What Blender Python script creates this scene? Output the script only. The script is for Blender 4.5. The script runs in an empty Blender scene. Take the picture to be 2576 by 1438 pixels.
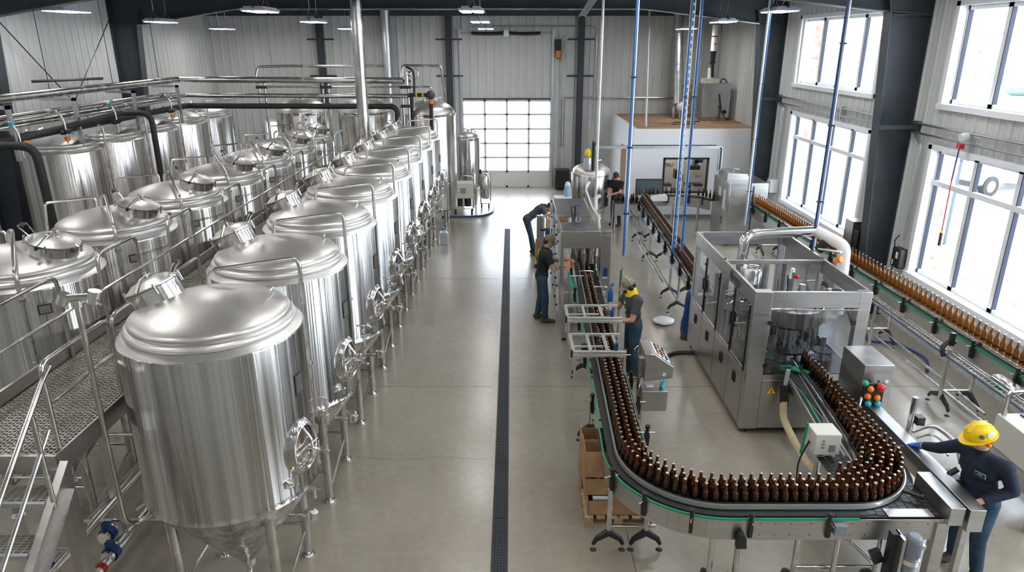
import bpy, math, random
from mathutils import Vector, Matrix
random.seed(7)
PI=math.pi
sc=bpy.context.scene
# ---------------------------------------------------------------- camera, light, exposure
cam=bpy.data.cameras.new('camera'); camo=bpy.data.objects.new('camera',cam); sc.collection.objects.link(camo)
camo.location=(0,0,5.4); camo.rotation_euler=(math.radians(90-19.2),0,0)
cam.sensor_width=36; cam.lens=1750/2576*36; cam.clip_end=300
sc.camera=camo
sc.view_settings.view_transform='Standard'; sc.view_settings.look='None'; sc.view_settings.gamma=1
sc.view_settings.use_curve_mapping=False
sc.view_settings.exposure=0.36
w=bpy.data.worlds.new('sky'); sc.world=w; w.use_nodes=True
bg=w.node_tree.nodes['Background']; bg.inputs[0].default_value=(0.86,0.93,1,1); bg.inputs[1].default_value=9.0
LAMP=26.0
def portal(loc,rot,sx,sy):
    l=bpy.data.lights.new('window_daylight','AREA'); l.shape='RECTANGLE'; l.size=sx; l.size_y=sy
    l.cycles.is_portal=True
    o=bpy.data.objects.new('window_daylight',l); o.location=loc; o.rotation_euler=rot; sc.collection.objects.link(o)
for y in (4.2,10.75,17.55):
    portal((8.02,y,2.35),(0,math.radians(90),0),2.4,4.4)
    portal((8.02,y,5.2),(0,math.radians(90),0),1.7,4.4)
portal((-.2,27.75,1.9),(math.radians(-90),0,0),3.4,3.0)
# ---------------------------------------------------------------- materials
MATS={}
def mat(name,col=(.5,.5,.5),rough=.5,metal=0,**k):
    m=bpy.data.materials.new(name); m.use_nodes=True; nt=m.node_tree; b=nt.nodes['Principled BSDF']
    b.inputs['Base Color'].default_value=(*col,1); b.inputs['Roughness'].default_value=rough; b.inputs['Metallic'].default_value=metal
    for kk,v in k.items():
        if kk=='trans': b.inputs['Transmission Weight'].default_value=v
        elif kk=='ior': b.inputs['IOR'].default_value=v
        elif kk=='emit': b.inputs['Emission Color'].default_value=(*v[0],1); b.inputs['Emission Strength'].default_value=v[1]
        elif kk=='aniso': b.inputs['Anisotropic'].default_value=v
        elif kk=='coat': b.inputs['Coat Weight'].default_value=v
        elif kk=='sss': b.inputs['Subsurface Weight'].default_value=v; b.inputs['Subsurface Radius'].default_value=(.01,.004,.002)
    MATS[name]=m; return m
def noisy(m,scale=(1,1,1),ns=5,lo=None,hi=None,rlo=None,rhi=None,bump=0,detail=4,dist=.01,coord='Object'):
    nt=m.node_tree; b=nt.nodes['Principled BSDF']; L=nt.links.new
    tc=nt.nodes.new('ShaderNodeTexCoord'); mp=nt.nodes.new('ShaderNodeMapping'); mp.inputs['Scale'].default_value=scale
    n=nt.nodes.new('ShaderNodeTexNoise'); n.inputs['Scale'].default_value=ns; n.inputs['Detail'].default_value=detail
    L(tc.outputs[coord],mp.inputs[0]); L(mp.outputs[0],n.inputs['Vector'])
    if lo:
        r=nt.nodes.new('ShaderNodeValToRGB'); r.color_ramp.elements[0].position=.32; r.color_ramp.elements[1].position=.68
        r.color_ramp.elements[0].color=(*lo,1); r.color_ramp.elements[1].color=(*hi,1)
        L(n.outputs['Fac'],r.inputs[0]); L(r.outputs[0],b.inputs['Base Color'])
    if rlo is not None:
        q=nt.nodes.new('ShaderNodeMapRange'); q.inputs[1].default_value=.3; q.inputs[2].default_value=.7; q.inputs[3].default_value=rlo; q.inputs[4].default_value=rhi
        L(n.outputs['Fac'],q.inputs[0]); L(q.outputs[0],b.inputs['Roughness'])
    if bump:
        bp=nt.nodes.new('ShaderNodeBump'); bp.inputs['Strength'].default_value=bump; bp.inputs['Distance'].default_value=dist
        L(n.outputs['Fac'],bp.inputs['Height']); L(bp.outputs[0],b.inputs['Normal'])
    return m
noisy(mat('tank_steel',(.7,.69,.67),.2,1),(8,8,.10),1.5,(.38,.36,.335),(.80,.79,.77),.13,.24,.75,3,.018)  # strong pale and dark streaks in the colour imitate streaked reflections
noisy(mat('dome_steel',(.7,.69,.67),.38,1),(1,1,1),2,(.64,.63,.61),(.74,.73,.71),.36,.46)
noisy(mat('sheet_steel',(.6,.59,.57),.33,1),(1,1,8),2.5,(.47,.46,.44),(.54,.53,.515),.3,.38)
mat('polished_steel',(.78,.77,.75),.16,1)
noisy(mat('tube_steel',(.62,.61,.59),.22,1),(1,1,1),4,(.5,.49,.47),(.68,.67,.65),.16,.3)
noisy(mat('galvanised',(.55,.58,.6),.4,1),(1,1,1),4,(.5,.53,.55),(.62,.65,.67),.3,.42)
noisy(mat('grating_steel',(.6,.58,.54),.38,.8),(1,1,1),6,(.5,.48,.44),(.66,.64,.6))
noisy(mat('column_paint',(.035,.045,.055),.5),(1,1,1),2,(.03,.038,.047),(.042,.052,.063))
noisy(mat('ceiling_dark',(.012,.014,.018),.85),(1,1,1),1.5,(.010,.012,.016),(.018,.022,.028))
mat('roof_insulation',(.62,.62,.6),.7)
noisy(mat('wall_metal',(.62,.62,.6),.5),(1,1,.3),1.2,(.54,.56,.55),(.61,.63,.62))
mat('white_paint',(.8,.81,.82),.5); mat('window_white',(.84,.86,.88),.35); mat('gasket',(.008,.014,.04),.5)
mat('black_plastic',(.012,.012,.013),.4); mat('rubber',(.02,.02,.022),.6); mat('dark_metal',(.06,.06,.065),.35,.7)
mat('green_plastic',(.01,.28,.14),.35); mat('blue_plastic',(.008,.045,.17),.3); mat('blue_bright',(.01,.13,.42),.35); mat('teal_plastic',(.03,.4,.5),.35)
mat('red_plastic',(.5,.01,.012),.3); mat('orange_plastic',(.8,.2,.01),.4); mat('yellow_plastic',(.85,.6,.01),.3)
mat('alu',(.78,.77,.74),.35,.85); mat('cream_plastic',(.6,.58,.5),.45); mat('grey_plastic',(.2,.22,.25),.4); mat('white_plastic',(.75,.75,.73),.4)
mat('ivory_hose',(.6,.5,.3),.7); mat('beige_box',(.5,.48,.42),.4)
noisy(mat('cardboard',(.42,.25,.12),.8),(1,1,1),8,(.37,.21,.1),(.46,.28,.14)); noisy(mat('cardboard_inner',(.33,.18,.08),.85),(1,1,1),8,(.3,.16,.07),(.36,.2,.09))
noisy(mat('pallet_wood',(.42,.29,.16),.8),(1,6,1),6,(.34,.22,.12),(.5,.36,.21))
noisy(mat('office_roof',(.36,.24,.15),.9),(1,1,1),3,(.32,.21,.13),(.42,.29,.18))
mat('skin',(.55,.29,.2),.5,sss=.15); mat('hair',(.03,.02,.015),.6)
def cloth(n,a,b_): noisy(mat(n,a,.85),(1,1,1),9,a,b_,bump=.5,dist=.02)
cloth('black_cloth',(.008,.009,.011),(.014,.015,.018)); cloth('grey_cloth',(.05,.052,.058),(.07,.072,.08)); cloth('slate_cloth',(.045,.055,.06),(.065,.075,.08))
cloth('jeans',(.012,.04,.075),(.03,.075,.12)); cloth('navy_cloth',(.006,.012,.03),(.012,.02,.045)); cloth('olive_cloth',(.13,.12,.07),(.22,.2,.12)); cloth('khaki_cloth',(.2,.18,.14),(.3,.27,.22))
cloth('boot_leather',(.05,.04,.025),(.1,.08,.05)); mat('glove_orange',(.95,.28,.02),.55); mat('glove_blue',(.01,.12,.5),.45); mat('neck_yellow',(.95,.68,.02),.6); mat('print_green',(.3,.75,.2),.6)
mat('led_housing',(.5,.5,.62),.4); mat('led',(1,1,1),.4,emit=((1,.97,.95),LAMP))
noisy(mat('brick',(.35,.2,.15),.9),(1,1,1),9,(.3,.16,.12),(.5,.36,.3))
noisy(mat('asphalt',(.5,.5,.48),.9),(1,1,1),.6,(.42,.42,.4),(.5,.5,.48)); noisy(mat('grass',(.14,.2,.07),.95),(1,1,1),5,(.14,.2,.06),(.3,.34,.18))
mat('car_paint',(.7,.7,.72),.25); mat('car_glass',(.08,.1,.12),.1); mat('pole_paint',(.06,.09,.12),.5); mat('hedge',(.2,.26,.24),.9)
mat('paper',(.75,.75,.7),.7); mat('sticker_dark',(.06,.05,.05),.5); mat('panel_blue',(.3,.42,.5),.6); mat('lens_dark',(.01,.01,.01),.1)
# floor: polished concrete
f=mat('floor_concrete',(.36,.33,.28),.3); nt=f.node_tree; b=nt.nodes['Principled BSDF']; L=nt.links.new
tc=nt.nodes.new('ShaderNodeTexCoord')
n1=nt.nodes.new('ShaderNodeTexNoise'); n1.inputs['Scale'].default_value=.55; n1.inputs['Detail'].default_value=7; n1.inputs['Roughness'].default_value=.62
n2=nt.nodes.new('ShaderNodeTexNoise'); n2.inputs['Scale'].default_value=9; n2.inputs['Detail'].default_value=5
L(tc.outputs['Object'],n1.inputs['Vector']); L(tc.outputs['Object'],n2.inputs['Vector'])
mx=nt.nodes.new('ShaderNodeMath'); mx.operation='MULTIPLY_ADD'; mx.inputs[1].default_value=.35; L(n2.outputs['Fac'],mx.inputs[0]); 
mm=nt.nodes.new('ShaderNodeMath'); mm.operation='MULTIPLY'; mm.inputs[1].default_value=.65; L(n1.outputs['Fac'],mm.inputs[0]); L(mm.outputs[0],mx.inputs[2])
r=nt.nodes.new('ShaderNodeValToRGB'); r.color_ramp.elements[0].position=.25; r.color_ramp.elements[1].position=.72
r.color_ramp.elements[0].color=(.225,.195,.145,1); r.color_ramp.elements[1].color=(.37,.333,.268,1); L(mx.outputs[0],r.inputs[0]); L(r.outputs[0],b.inputs['Base Color'])
q=nt.nodes.new('ShaderNodeMapRange'); q.inputs[1].default_value=.1; q.inputs[2].default_value=.9; q.inputs[3].default_value=.24; q.inputs[4].default_value=.34
b.inputs['Roughness'].default_value=.29
b.inputs['Specular IOR Level'].default_value=.8; b.inputs['Coat Weight'].default_value=.45; b.inputs['Coat Roughness'].default_value=.2
def thin_glass(name,tint,gl=.12,rough=.03):
    m=bpy.data.materials.new(name); m.use_nodes=True; nt=m.node_tree; nt.nodes.remove(nt.nodes['Principled BSDF']); o=nt.nodes['Material Output']
    t=nt.nodes.new('ShaderNodeBsdfTransparent'); t.inputs[0].default_value=(*tint,1); g=nt.nodes.new('ShaderNodeBsdfGlossy'); g.inputs['Roughness'].default_value=rough
    lw=nt.nodes.new('ShaderNodeLayerWeight'); pw=nt.nodes.new('ShaderNodeMath'); pw.operation='POWER'; pw.inputs[1].default_value=4; nt.links.new(lw.outputs['Facing'],pw.inputs[0])
    mr=nt.nodes.new('ShaderNodeMath'); mr.operation='MULTIPLY_ADD'; mr.inputs[1].default_value=.5; mr.inputs[2].default_value=.03+gl; nt.links.new(pw.outputs[0],mr.inputs[0])
    mxs=nt.nodes.new('ShaderNodeMixShader'); nt.links.new(mr.outputs[0],mxs.inputs[0]); nt.links.new(t.outputs[0],mxs.inputs[1]); nt.links.new(g.outputs[0],mxs.inputs[2]); nt.links.new(mxs.outputs[0],o.inputs[0]); MATS[name]=m
thin_glass('window_glass',(.95,.97,1),0); thin_glass('guard_glass',(.88,.9,.93),.08,.12); thin_glass('plastic_film',(.6,.62,.66),.2,.2)
mat('amber_glass_backlit',(.42,.15,.015),.06,0,trans=.8,ior=1.25,coat=.3); mat('amber_glass_dark',(.022,.008,.003),.07,0,trans=.15,ior=1.4,coat=.5); mat('cap_metal',(.4,.38,.34),.22,1)  # window row's glass is brighter, its backlit glow put into the colour
mat('amber_neck',(.17,.045,.006),.06,0,trans=.6,ior=1.3,coat=.4)
mat('clear_plastic',(.7,.75,.8),.15,0,trans=.6)
# ---------------------------------------------------------------- mesh helpers
class MB:
    def __init__(s,*mats): s.v=[];s.f=[];s.mi=[];s.mats=list(mats) or ['tube_steel'];s.c=0;s.M=None
    def m(s,name):
        if name not in s.mats: s.mats.append(name)
        s.c=s.mats.index(name); return s
    def add(s,vs,fs):
        k=len(s.v)
        for p in vs:
            p=Vector(p); s.v.append(s.M@p if s.M else p)
        for f in fs: s.f.append([i+k for i in f]); s.mi.append(s.c)
        return s
    def box(s,x0,x1,y0,y1,z0,z1,rot=None):
        vs=[(x,y,z) for z in (z0,z1) for y in (y0,y1) for x in (x0,x1)]
        if rot:
            c=Vector(((x0+x1)/2,(y0+y1)/2,(z0+z1)/2)); vs=[c+rot@(Vector(p)-c) for p in vs]
        return s.add(vs,[(0,2,3,1),(4,5,7,6),(0,1,5,4),(2,6,7,3),(0,4,6,2),(1,3,7,5)])
    def ring(s,p,d,r,n,ref=None):
        d=Vector(d).normalized(); a=Vector(ref) if ref else (Vector((0,0,1)) if abs(d.z)<.9 else Vector((1,0,0)))
        u=d.cross(a).normalized(); v=d.cross(u)
        return [Vector(p)+r*(math.cos(2*PI*i/n)*u+math.sin(2*PI*i/n)*v) for i in range(n)]
    def cyl(s,p0,p1,r0,r1=None,n=12,cap=True):
        r1=r0 if r1 is None else r1; p0=Vector(p0);p1=Vector(p1);d=p1-p0
        vs=s.ring(p0,d,r0,n)+s.ring(p1,d,r1,n)
        fs=[(i,(i+1)%n,n+(i+1)%n,n+i) for i in range(n)]
        if cap: fs+=[tuple(range(n))[::-1],tuple(range(n,2*n))]
        return s.add(vs,fs)
    def tube(s,pts,r,n=8,fil=0,closed=False,cap=True):
        P=[Vector(p) for p in pts]
        if fil:
            Q=[P[0]]
            for i in range(1,len(P)-1):
                a=P[i-1]-P[i]; b_=P[i+1]-P[i]; k=min(fil,a.length*.45,b_.length*.45); A=P[i]+a.normalized()*k; B=P[i]+b_.normalized()*k
                for t in (0,.25,.5,.75,1): Q.append((1-t)**2*A+2*t*(1-t)*P[i]+t*t*B)
            Q.append(P[-1]); P=Q
        N=len(P); vs=[]; u=None
        for i in range(N):
            if closed: d=P[(i+1)%N]-P[i-1]
            else: d=P[min(i+1,N-1)]-P[max(i-1,0)]
            d.normalize()
            if u is None:
                a=Vector((0,0,1)) if abs(d.z)<.9 else Vector((1,0,0)); u=d.cross(a).normalized()
            u=(u-d*u.dot(d)).normalized(); v=d.cross(u)
            vs+=[P[i]+r*(math.cos(2*PI*j/n)*u+math.sin(2*PI*j/n)*v) for j in range(n)]
        fs=[]
        for i in range(N if closed else N-1):
            a=i*n;b_=((i+1)%N)*n
            fs+=[(a+j,a+(j+1)%n,b_+(j+1)%n,b_+j) for j in range(n)]
        if cap and not closed: fs+=[tuple(range(n))[::-1],tuple(range((N-1)*n,N*n))]
        return s.add(vs,fs)
    def lathe(s,prof,n=24,c=(0,0,0),sy=1,T=None):
        vs=[];idx=[]
        for (r,z) in prof:
            if r<1e-5: idx.append([len(vs)]); vs.append(Vector((0,0,z)))
            else:
                idx.append(list(range(len(vs),len(vs)+n))); vs+=[Vector((r*math.cos(2*PI*i/n),sy*r*math.sin(2*PI*i/n),z)) for i in range(n)]
        if T: vs=[T@p for p in vs]
        vs=[p+Vector(c) for p in vs]; fs=[]
        for a,b_ in zip(idx,idx[1:]):
            if len(a)==1 and len(b_)==1: continue
            if len(a)==1: fs+=[(a[0],b_[(i+1)%n],b_[i]) for i in range(n)]
            elif len(b_)==1: fs+=[(a[i],a[(i+1)%n],b_[0]) for i in range(n)]
            else: fs+=[(a[i],a[(i+1)%n],b_[(i+1)%n],b_[i]) for i in range(n)]
        return s.add(vs,fs)
    def prism(s,poly,h0,h1,ax='z'):
        def P(a,b_,h): return {'z':(a,b_,h),'y':(a,h,b_),'x':(h,a,b_)}[ax]
        n=len(poly); vs=[P(a,b_,h0) for a,b_ in poly]+[P(a,b_,h1) for a,b_ in poly]
        return s.add(vs,[tuple(range(n))[::-1],tuple(range(n,2*n))]+[(i,(i+1)%n,n+(i+1)%n,n+i) for i in range(n)])
    def sph(s,c,r,n=12,rz=None,rot=None):
        rx,ry,rzz=r if isinstance(r,tuple) else (r,r,r); m=n//2; vs=[];
        prof=[(math.sin(PI*i/m),-math.cos(PI*i/m)) for i in range(m+1)]
        T=(rot.to_4x4() if rot else Matrix.Identity(4))@Matrix.Diagonal((rx,ry,rzz,1))
        return s.lathe(prof,n,c,1,T)
    def caps(s,p0,p1,r0,r1,n=12,f0=False,f1=False):
        p0=Vector(p0);p1=Vector(p1);d=(p1-p0); Ln=d.length; T=d.to_track_quat('Z','Y').to_matrix().to_4x4()
        pr=[(0,0),(r0,0)] if f0 else [(r0*math.cos(a),-r0*math.sin(a)) for a in (PI/2,PI/3,PI/6,0)]
        pr+= [(r1,Ln),(0,Ln)] if f1 else [(r1*math.cos(a),Ln+r1*math.sin(a)) for a in (0,PI/6,PI/3,PI/2)]
        return s.lathe(pr,n,p0,1,T)
    def strip(s,path,z0,z1,th=.01):   # vertical band following an open xy path
        n=len(path); 
        for i in range(n-1):
            a=Vector(path[i]);b_=Vector(path[i+1]);d=(b_-a)
            if d.length<1e-6: continue
            nr=Vector((-d.y,d.x)).normalized()*th
            vs=[(a.x,a.y,z0),(b_.x,b_.y,z0),(b_.x,b_.y,z1),(a.x,a.y,z1),(a.x+nr.x,a.y+nr.y,z0),(b_.x+nr.x,b_.y+nr.y,z0),(b_.x+nr.x,b_.y+nr.y,z1),(a.x+nr.x,a.y+nr.y,z1)]
            s.add(vs,[(0,1,2,3),(7,6,5,4),(3,2,6,7),(0,4,5,1),(0,3,7,4),(1,5,6,2)])
        return s
    def mesh(s,name):
        me=bpy.data.meshes.new(name); me.from_pydata([tuple(p) for p in s.v],[],s.f)
        for k in s.mats: me.materials.append(MATS[k])
        me.polygons.foreach_set('material_index',s.mi); me.polygons.foreach_set('use_smooth',[True]*len(s.f))
        me.update(); me.set_sharp_from_angle(angle=math.radians(38)); return me
def link(o,parent=None):
    sc.collection.objects.link(o)
    if parent: o.parent=parent
    return o
def ob(name,mb,parent=None,loc=None,rot=None,label=None,bev=0):
    o=bpy.data.objects.new(name,mb.mesh(name)); link(o,parent)
    if loc: o.location=loc
    if rot: o.rotation_euler=rot
    if label: o['label']=label
    if bev:
        md=o.modifiers.new('edge','BEVEL'); md.width=bev; md.segments=2; md.limit_method='ANGLE'
    return o
def tag(o,label,cat,group=None,kind=None):
    o['label']=label; o['category']=cat
    if group: o['group']=group
    if kind: o['kind']=kind
    return o
def T(name,label,cat,loc=(0,0,0),rz=0,group=None):
    o=bpy.data.objects.new(name,None); o.empty_display_size=.1; sc.collection.objects.link(o); o.location=loc; o.rotation_euler=(0,0,rz); return tag(o,label,cat,group)
def S(name,mb,parent=None,**k):
    o=ob(name,mb,parent,**k)
    if not parent: o['kind']='structure'
    return o
def dup(o,parent=None):
    c=o.copy(); sc.collection.objects.link(c)
    if parent: c.parent=parent; c.matrix_parent_inverse=o.matrix_parent_inverse.copy()
    for ch in list(o.children): dup(ch,c)
    return c
ORD=['nearest','second','third','fourth','fifth','sixth','seventh','eighth']
R=math.radians
# ================================================================= SETTING
XL,XR,YB,YF,ZC=-11.4,7.8,27.5,-5.0,6.95
mb=MB('floor_concrete'); mb.box(XL-.3,XR+.2,YF-.3,YB+.25,-.2,0)
# drain slot is a shallow channel laid on the slab
S('floor',mb)
mb=MB('roof_insulation'); mb.box(XL-.3,XR+.3,YF-.3,YB+.3,ZC,ZC+.15)
for y in [i*1.6-4 for i in range(20)]: mb.m('column_paint').box(XL,XR,y,y+.08,ZC-.2,ZC)
S('ceiling',mb)
def ribs(mb,axis,fixed,a0,a1,z0,z1,nrm,pitch=.3,th=.035):
    pts=[a0]; prof=[]; k=math.floor(a0/pitch)*pitch
    prof.append((a0,0))
    while k<a1:
        for da,h in ((.20,0),(.222,th),(.258,th),(.28,0)):
            if a0<k+da<a1: prof.append((k+da,h))
        for da in (.07,.13):
            if a0<k+da<a1 and k+da+.012<a1:
                prof+= [(k+da,0),(k+da+.006,.007),(k+da+.012,0)]
        k+=pitch
    prof.append((a1,0)); prof=sorted(set(prof))
    P=(lambda a,h,z:(fixed+nrm*h,a,z)) if axis=='y' else (lambda a,h,z:(a,fixed+nrm*h,z))
    n=len(prof); vs=[P(a,h,z0) for a,h in prof]+[P(a,h,z1) for a,h in prof]
    mb.add(vs,[(i,i+1,n+i+1,n+i) for i in range(n-1)])
mb=MB('wall_metal'); ribs(mb,'y',XL,YF,YB,0,ZC,1); mb.box(XL-.2,XL-.01,YF,YB,0,ZC); S('wall_left',mb)
mb=MB('wall_metal')
ribs(mb,'x',YB,XL,-9.5,0,ZC,-1); ribs(mb,'x',YB,-9.5,-9.05,0,1.65,-1); ribs(mb,'x',YB,-9.5,-9.05,2.55,ZC,-1); ribs(mb,'x',YB,-9.05,-1.9,0,ZC,-1)
ribs(mb,'x',YB,-1.9,1.5,3.42,ZC,-1); ribs(mb,'x',YB,1.5,XR,0,ZC,-1)
for a,b_,c,d in ((XL,-9.5,0,ZC),(-9.5,-9.05,0,1.65),(-9.5,-9.05,2.55,ZC),(-9.05,-1.9,0,ZC),(-1.9,1.5,3.42,ZC),(1.5,XR,0,ZC)): mb.box(a,b_,YB+.01,YB+.2,c,d)
S('wall_back',mb)
mb=MB('wall_metal'); ribs(mb,'x',YF,XL,XR,0,ZC,1); S('wall_front',mb)
WY=[(2.0,6.4),(8.55,12.97),(15.35,19.75)]; WU=[(2.0,6.4),(8.55,12.95),(15.5,19.87)]
mb=MB('wall_metal')
def rw(a0,a1,z0,z1): ribs(mb,'y',XR,a0,a1,z0,z1,-1); mb.box(XR+.01,XR+.2,a0,a1,z0,z1)
edges=[YF,2.0,6.4,8.55,12.97,15.35,19.8,YB]
for i in range(0,8,2): rw(edges[i],edges[i+1],0,ZC)
for (a,b_) in ((2.0,6.4),(8.55,12.97),(15.35,19.8)): rw(a,b_,0,1.17); rw(a,b_,3.58,4.36); rw(a,b_,6.04,ZC)
S('wall_right',mb)
# windows of the right wall; the unseen front bay is added for its light
def window(i,y0,y1,z0,z1,trans=None):
    mb=MB('window_white'); x0,x1=XR-.06,XR+.22
    for a,b_,c,d in ((y0-.09,y0+.02,z0-.08,z1+.08),(y1-.02,y1+.09,z0-.08,z1+.08)): mb.box(x0,x1,a,b_,c,d)
    mb.box(x0-.03,x1,y0-.09,y1+.09,z0-.1,z0); mb.box(x0,x1,y0-.09,y1+.09,z1,z1+.09)
    w_=S('window_%d'%i,mb)
    fr=MB('window_white'); n=4; q=[y0+(y1-y0)*k/n for k in range(n+1)]
    fx0,fx1=XR+.1,XR+.17
    for k,y in enumerate(q):
        fr.m('window_white').box(fx0,fx1,y-.05,y+.05,z0,z1)
        fr.m('gasket').box(fx0-.004,fx1,y-.068,y-.05,z0,z1); 
    fr.m('window_white').box(fx0,fx1,y0,y1,z0,z0+.07); fr.box(fx0,fx1,y0,y1,z1-.07,z1)
    if trans: fr.box(fx0-.02,fx1,y0,y1,trans-.045,trans+.045)
    ob('window_frame',fr,w_)
    g=MB('window_glass'); g.box(XR+.13,XR+.136,y0,y1,z0,z1); ob('pane',g,w_)
for i,((a,b_),(c,d)) in enumerate(zip(WY,WU)):
    window(2*i+1,a,b_,1.19,3.56,2.95); window(2*i+2,c,d,4.38,6.02)
# small window in the back wall
mb=MB('window_white'); mb.box(-9.56,-9.48,YB-.05,YB+.2,1.6,2.6); mb.box(-9.07,-8.99,YB-.05,YB+.2,1.6,2.6); mb.box(-9.5,-9.05,YB-.05,YB+.2,1.58,1.67); mb.box(-9.5,-9.05,YB-.05,YB+.2,2.54,2.62)
w7=S('window_7',mb); g=MB('window_glass'); g.box(-9.5,-9.05,YB+.1,YB+.106,1.65,2.55); ob('pane',g,w7)
# overhead sectional door
mb=MB('window_white'); mb.m('galvanised'); mb.box(-1.98,-1.88,YB-.07,YB-.0,0,5.9); mb.box(1.48,1.58,YB-.07,YB-.0,0,5.9)
d1=S('door_1',mb)
fr=MB('white_paint'); zs=[0,.62,1.17,1.72,2.27,2.82,3.34]; fr.box(-1.9,1.5,YB+.02,YB+.07,.0,.06)
for k,z in enumerate(zs[1:]): fr.box(-1.9,1.5,YB+.02,YB+.07,z-.035,z+.035)
xs=[-1.9+3.4*k/4 for k in range(5)]
for x in xs: fr.box(max(-1.9,x-.04),min(1.5,x+.04),YB+.02,YB+.07,0,3.38)
fr.box(-1.9,1.5,YB+.035,YB+.06,0.05,.6); ob('door_frame',fr,d1)
g=MB('window_glass'); g.box(-1.9,1.5,YB+.05,YB+.055,.62,3.36); ob('pane',g,d1)
mb=MB('galvanised'); mb.tube([(-1.95,YB-.15,5.76),(1.55,YB-.15,5.76)],.018); mb.box(-.3,-.12,YB-.22,YB-.05,5.64,5.88); mb.box(-2.0,-1.9,YB-.2,YB,5.66,5.9); mb.box(1.5,1.6,YB-.2,YB,5.66,5.9)
sp=T('torsion_spring','long black torsion spring pair on the shaft above the glazed overhead door','spring'); ob('shaft',mb,sp)
for x0,x1 in ((-1.5,-.33),(-.1,1.05)):
    m_=MB('black_plastic'); m_.tube([(x0+(x1-x0)*t/10,YB-.15,5.765-.02*math.sin(PI*t/10)) for t in range(11)],.062,10); ob('coil',m_,sp)
op=T('door_opener','dark motor opener box with orange part right of the overhead door track','opener',(1.72,YB-.12,5.3))
m_=MB('black_plastic'); m_.box(-.11,.11,-.16,.05,-.15,.25); ob('housing',m_,op,bev=.01); m_=MB('orange_plastic'); m_.box(-.08,.08,-.17,.04,-.4,-.15); m_.m('black_plastic').cyl((0,-.1,-.45),(0,-.1,-.4),.05); ob('gearbox',m_,op)
m_=MB('black_plastic'); m_.tube([(.1,-.05,.25),(.2,-.05,.4),(.22,-.02,.1),(.13,-.02,-.3),(.1,0,-.55)],.008,6); ob('cable',m_,op)
mb=MB('gasket'); mb.m('column_paint').box(-1.9,1.5,YB-.05,YB,3.38,3.43); S('trim_1',mb)
# dark eave beam and base trims
mb=MB('column_paint'); mb.box(XL,XR,YB-.35,YB-.1,6.36,6.95); S('trim_2',mb)
mb=MB('tube_steel'); mb.tube([(-7.7,20.85,6.3),(3.7,20.85,6.3),(6.95,20.85,5.93)],.018,6); mb.tube([(-7.7,20.85,6.3),(-10.5,20.85,5.88)],.018,6); S('trim_3',mb)
# floor joints and crack
mb=MB('sticker_dark')
for y in (5.3,10.4,16.05,21.5): mb.box(-7,-.32,y-.004,y+.004,.0,.0012); mb.box(.06,7.7,y-.004,y+.004,.0,.0012)
mb.box(1.34,1.348,2,6.8,0,.0012)
random.seed(3); x=-2.15
pts=[]
while x<-.3: pts.append((x,8.28+.035*math.sin(x*5)+random.uniform(-.015,.015))); x+=.06
for a,b_ in zip(pts,pts[1:]): mb.add([(a[0],a[1]-.003,.001),(b_[0],b_[1]-.003,.001),(b_[0],b_[1]+.003,.001),(a[0],a[1]+.003,.001)],[(0,1,2,3)])
S('trim_4',mb)
# trench drain
dr=T('floor_drain','long narrow slotted trench drain running down the middle of the aisle floor','drain',(-.14,0,0))
mb=MB('rubber'); mb.box(-.085,.085,2,20.9,.0002,.0012); mb.m('dark_metal'); mb.box(-.095,-.083,2,20.9,0,.006); mb.box(.083,.095,2,20.9,0,.006); ob('channel',mb,dr)
mb=MB('column_paint')
for k in range(5): mb.box(-.07+k*.035-.004,-.07+k*.035+.004,2,20.85,.001,.005)
y=2.
while y<20.8:
    mb.box(-.083,.083,y-.004,y+.004,.001,.0062); y+=.04
mb.m('dark_metal'); y=2.
while y<20.8: mb.box(-.09,.09,y-.004,y+.004,.001,.0065); y+=1.0
ob('grate',mb,dr)
# steel frames: tapered columns and rafters
def column(x_wall,sgn,y,tag_,wbot=.42,wtop=.8):
    mb=MB('column_paint'); zt=6.95
    a=lambda d:x_wall+sgn*d
    for pl in ([(a(.02),0),(a(wbot),0),(a(wtop),5.9),(a(wtop+.1),6.3),(a(wtop+.1),6.9),(a(.02),6.9)],): mb.prism(pl,y-.012,y+.012,'y')
    # flanges
    def fl(p,q_,w_=.14):
        d=Vector((q_[0]-p[0],0,q_[1]-p[1])).normalized(); nn=Vector((-d.z,0,d.x))*.012
        P=Vector((p[0],0,p[1]));Q=Vector((q_[0],0,q_[1])); vs=[]
        for s_ in (-1,1):
            for pt in (P,Q):
                for yy in (y-w_,y+w_): vs.append((pt.x+s_*nn.x,yy,pt.z+s_*nn.z))
        mb.add(vs,[(0,1,3,2),(4,6,7,5),(0,4,5,1),(2,3,7,6),(0,2,6,4),(1,5,7,3)])
    fl((a(wbot),0),(a(wtop),5.9)); fl((a(wtop),5.9),(a(wtop+.1),6.3)); fl((a(.03),0),(a(.03),zt))
    mb.box(min(a(0),a(wbot+.12)),max(a(0),a(wbot+.12)),y-.2,y+.2,0,.02)
    fl((a(.03),5.9),(a(wtop),5.9))
    o=ob('frame_column',mb); tag(o,tag_,'column'); return o
column(XL,1,21.1,'charcoal tapered steel column on the left wall behind the last tank row')
column(XL,1,15.2,'charcoal tapered steel column at the left picture edge beside the insulated pipes')
column(XR,-1,21.1,'charcoal tapered steel column on the window wall beside the white office')
column(XR,-1,13.9,'big charcoal tapered steel column between the two bays of tall windows')
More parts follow.
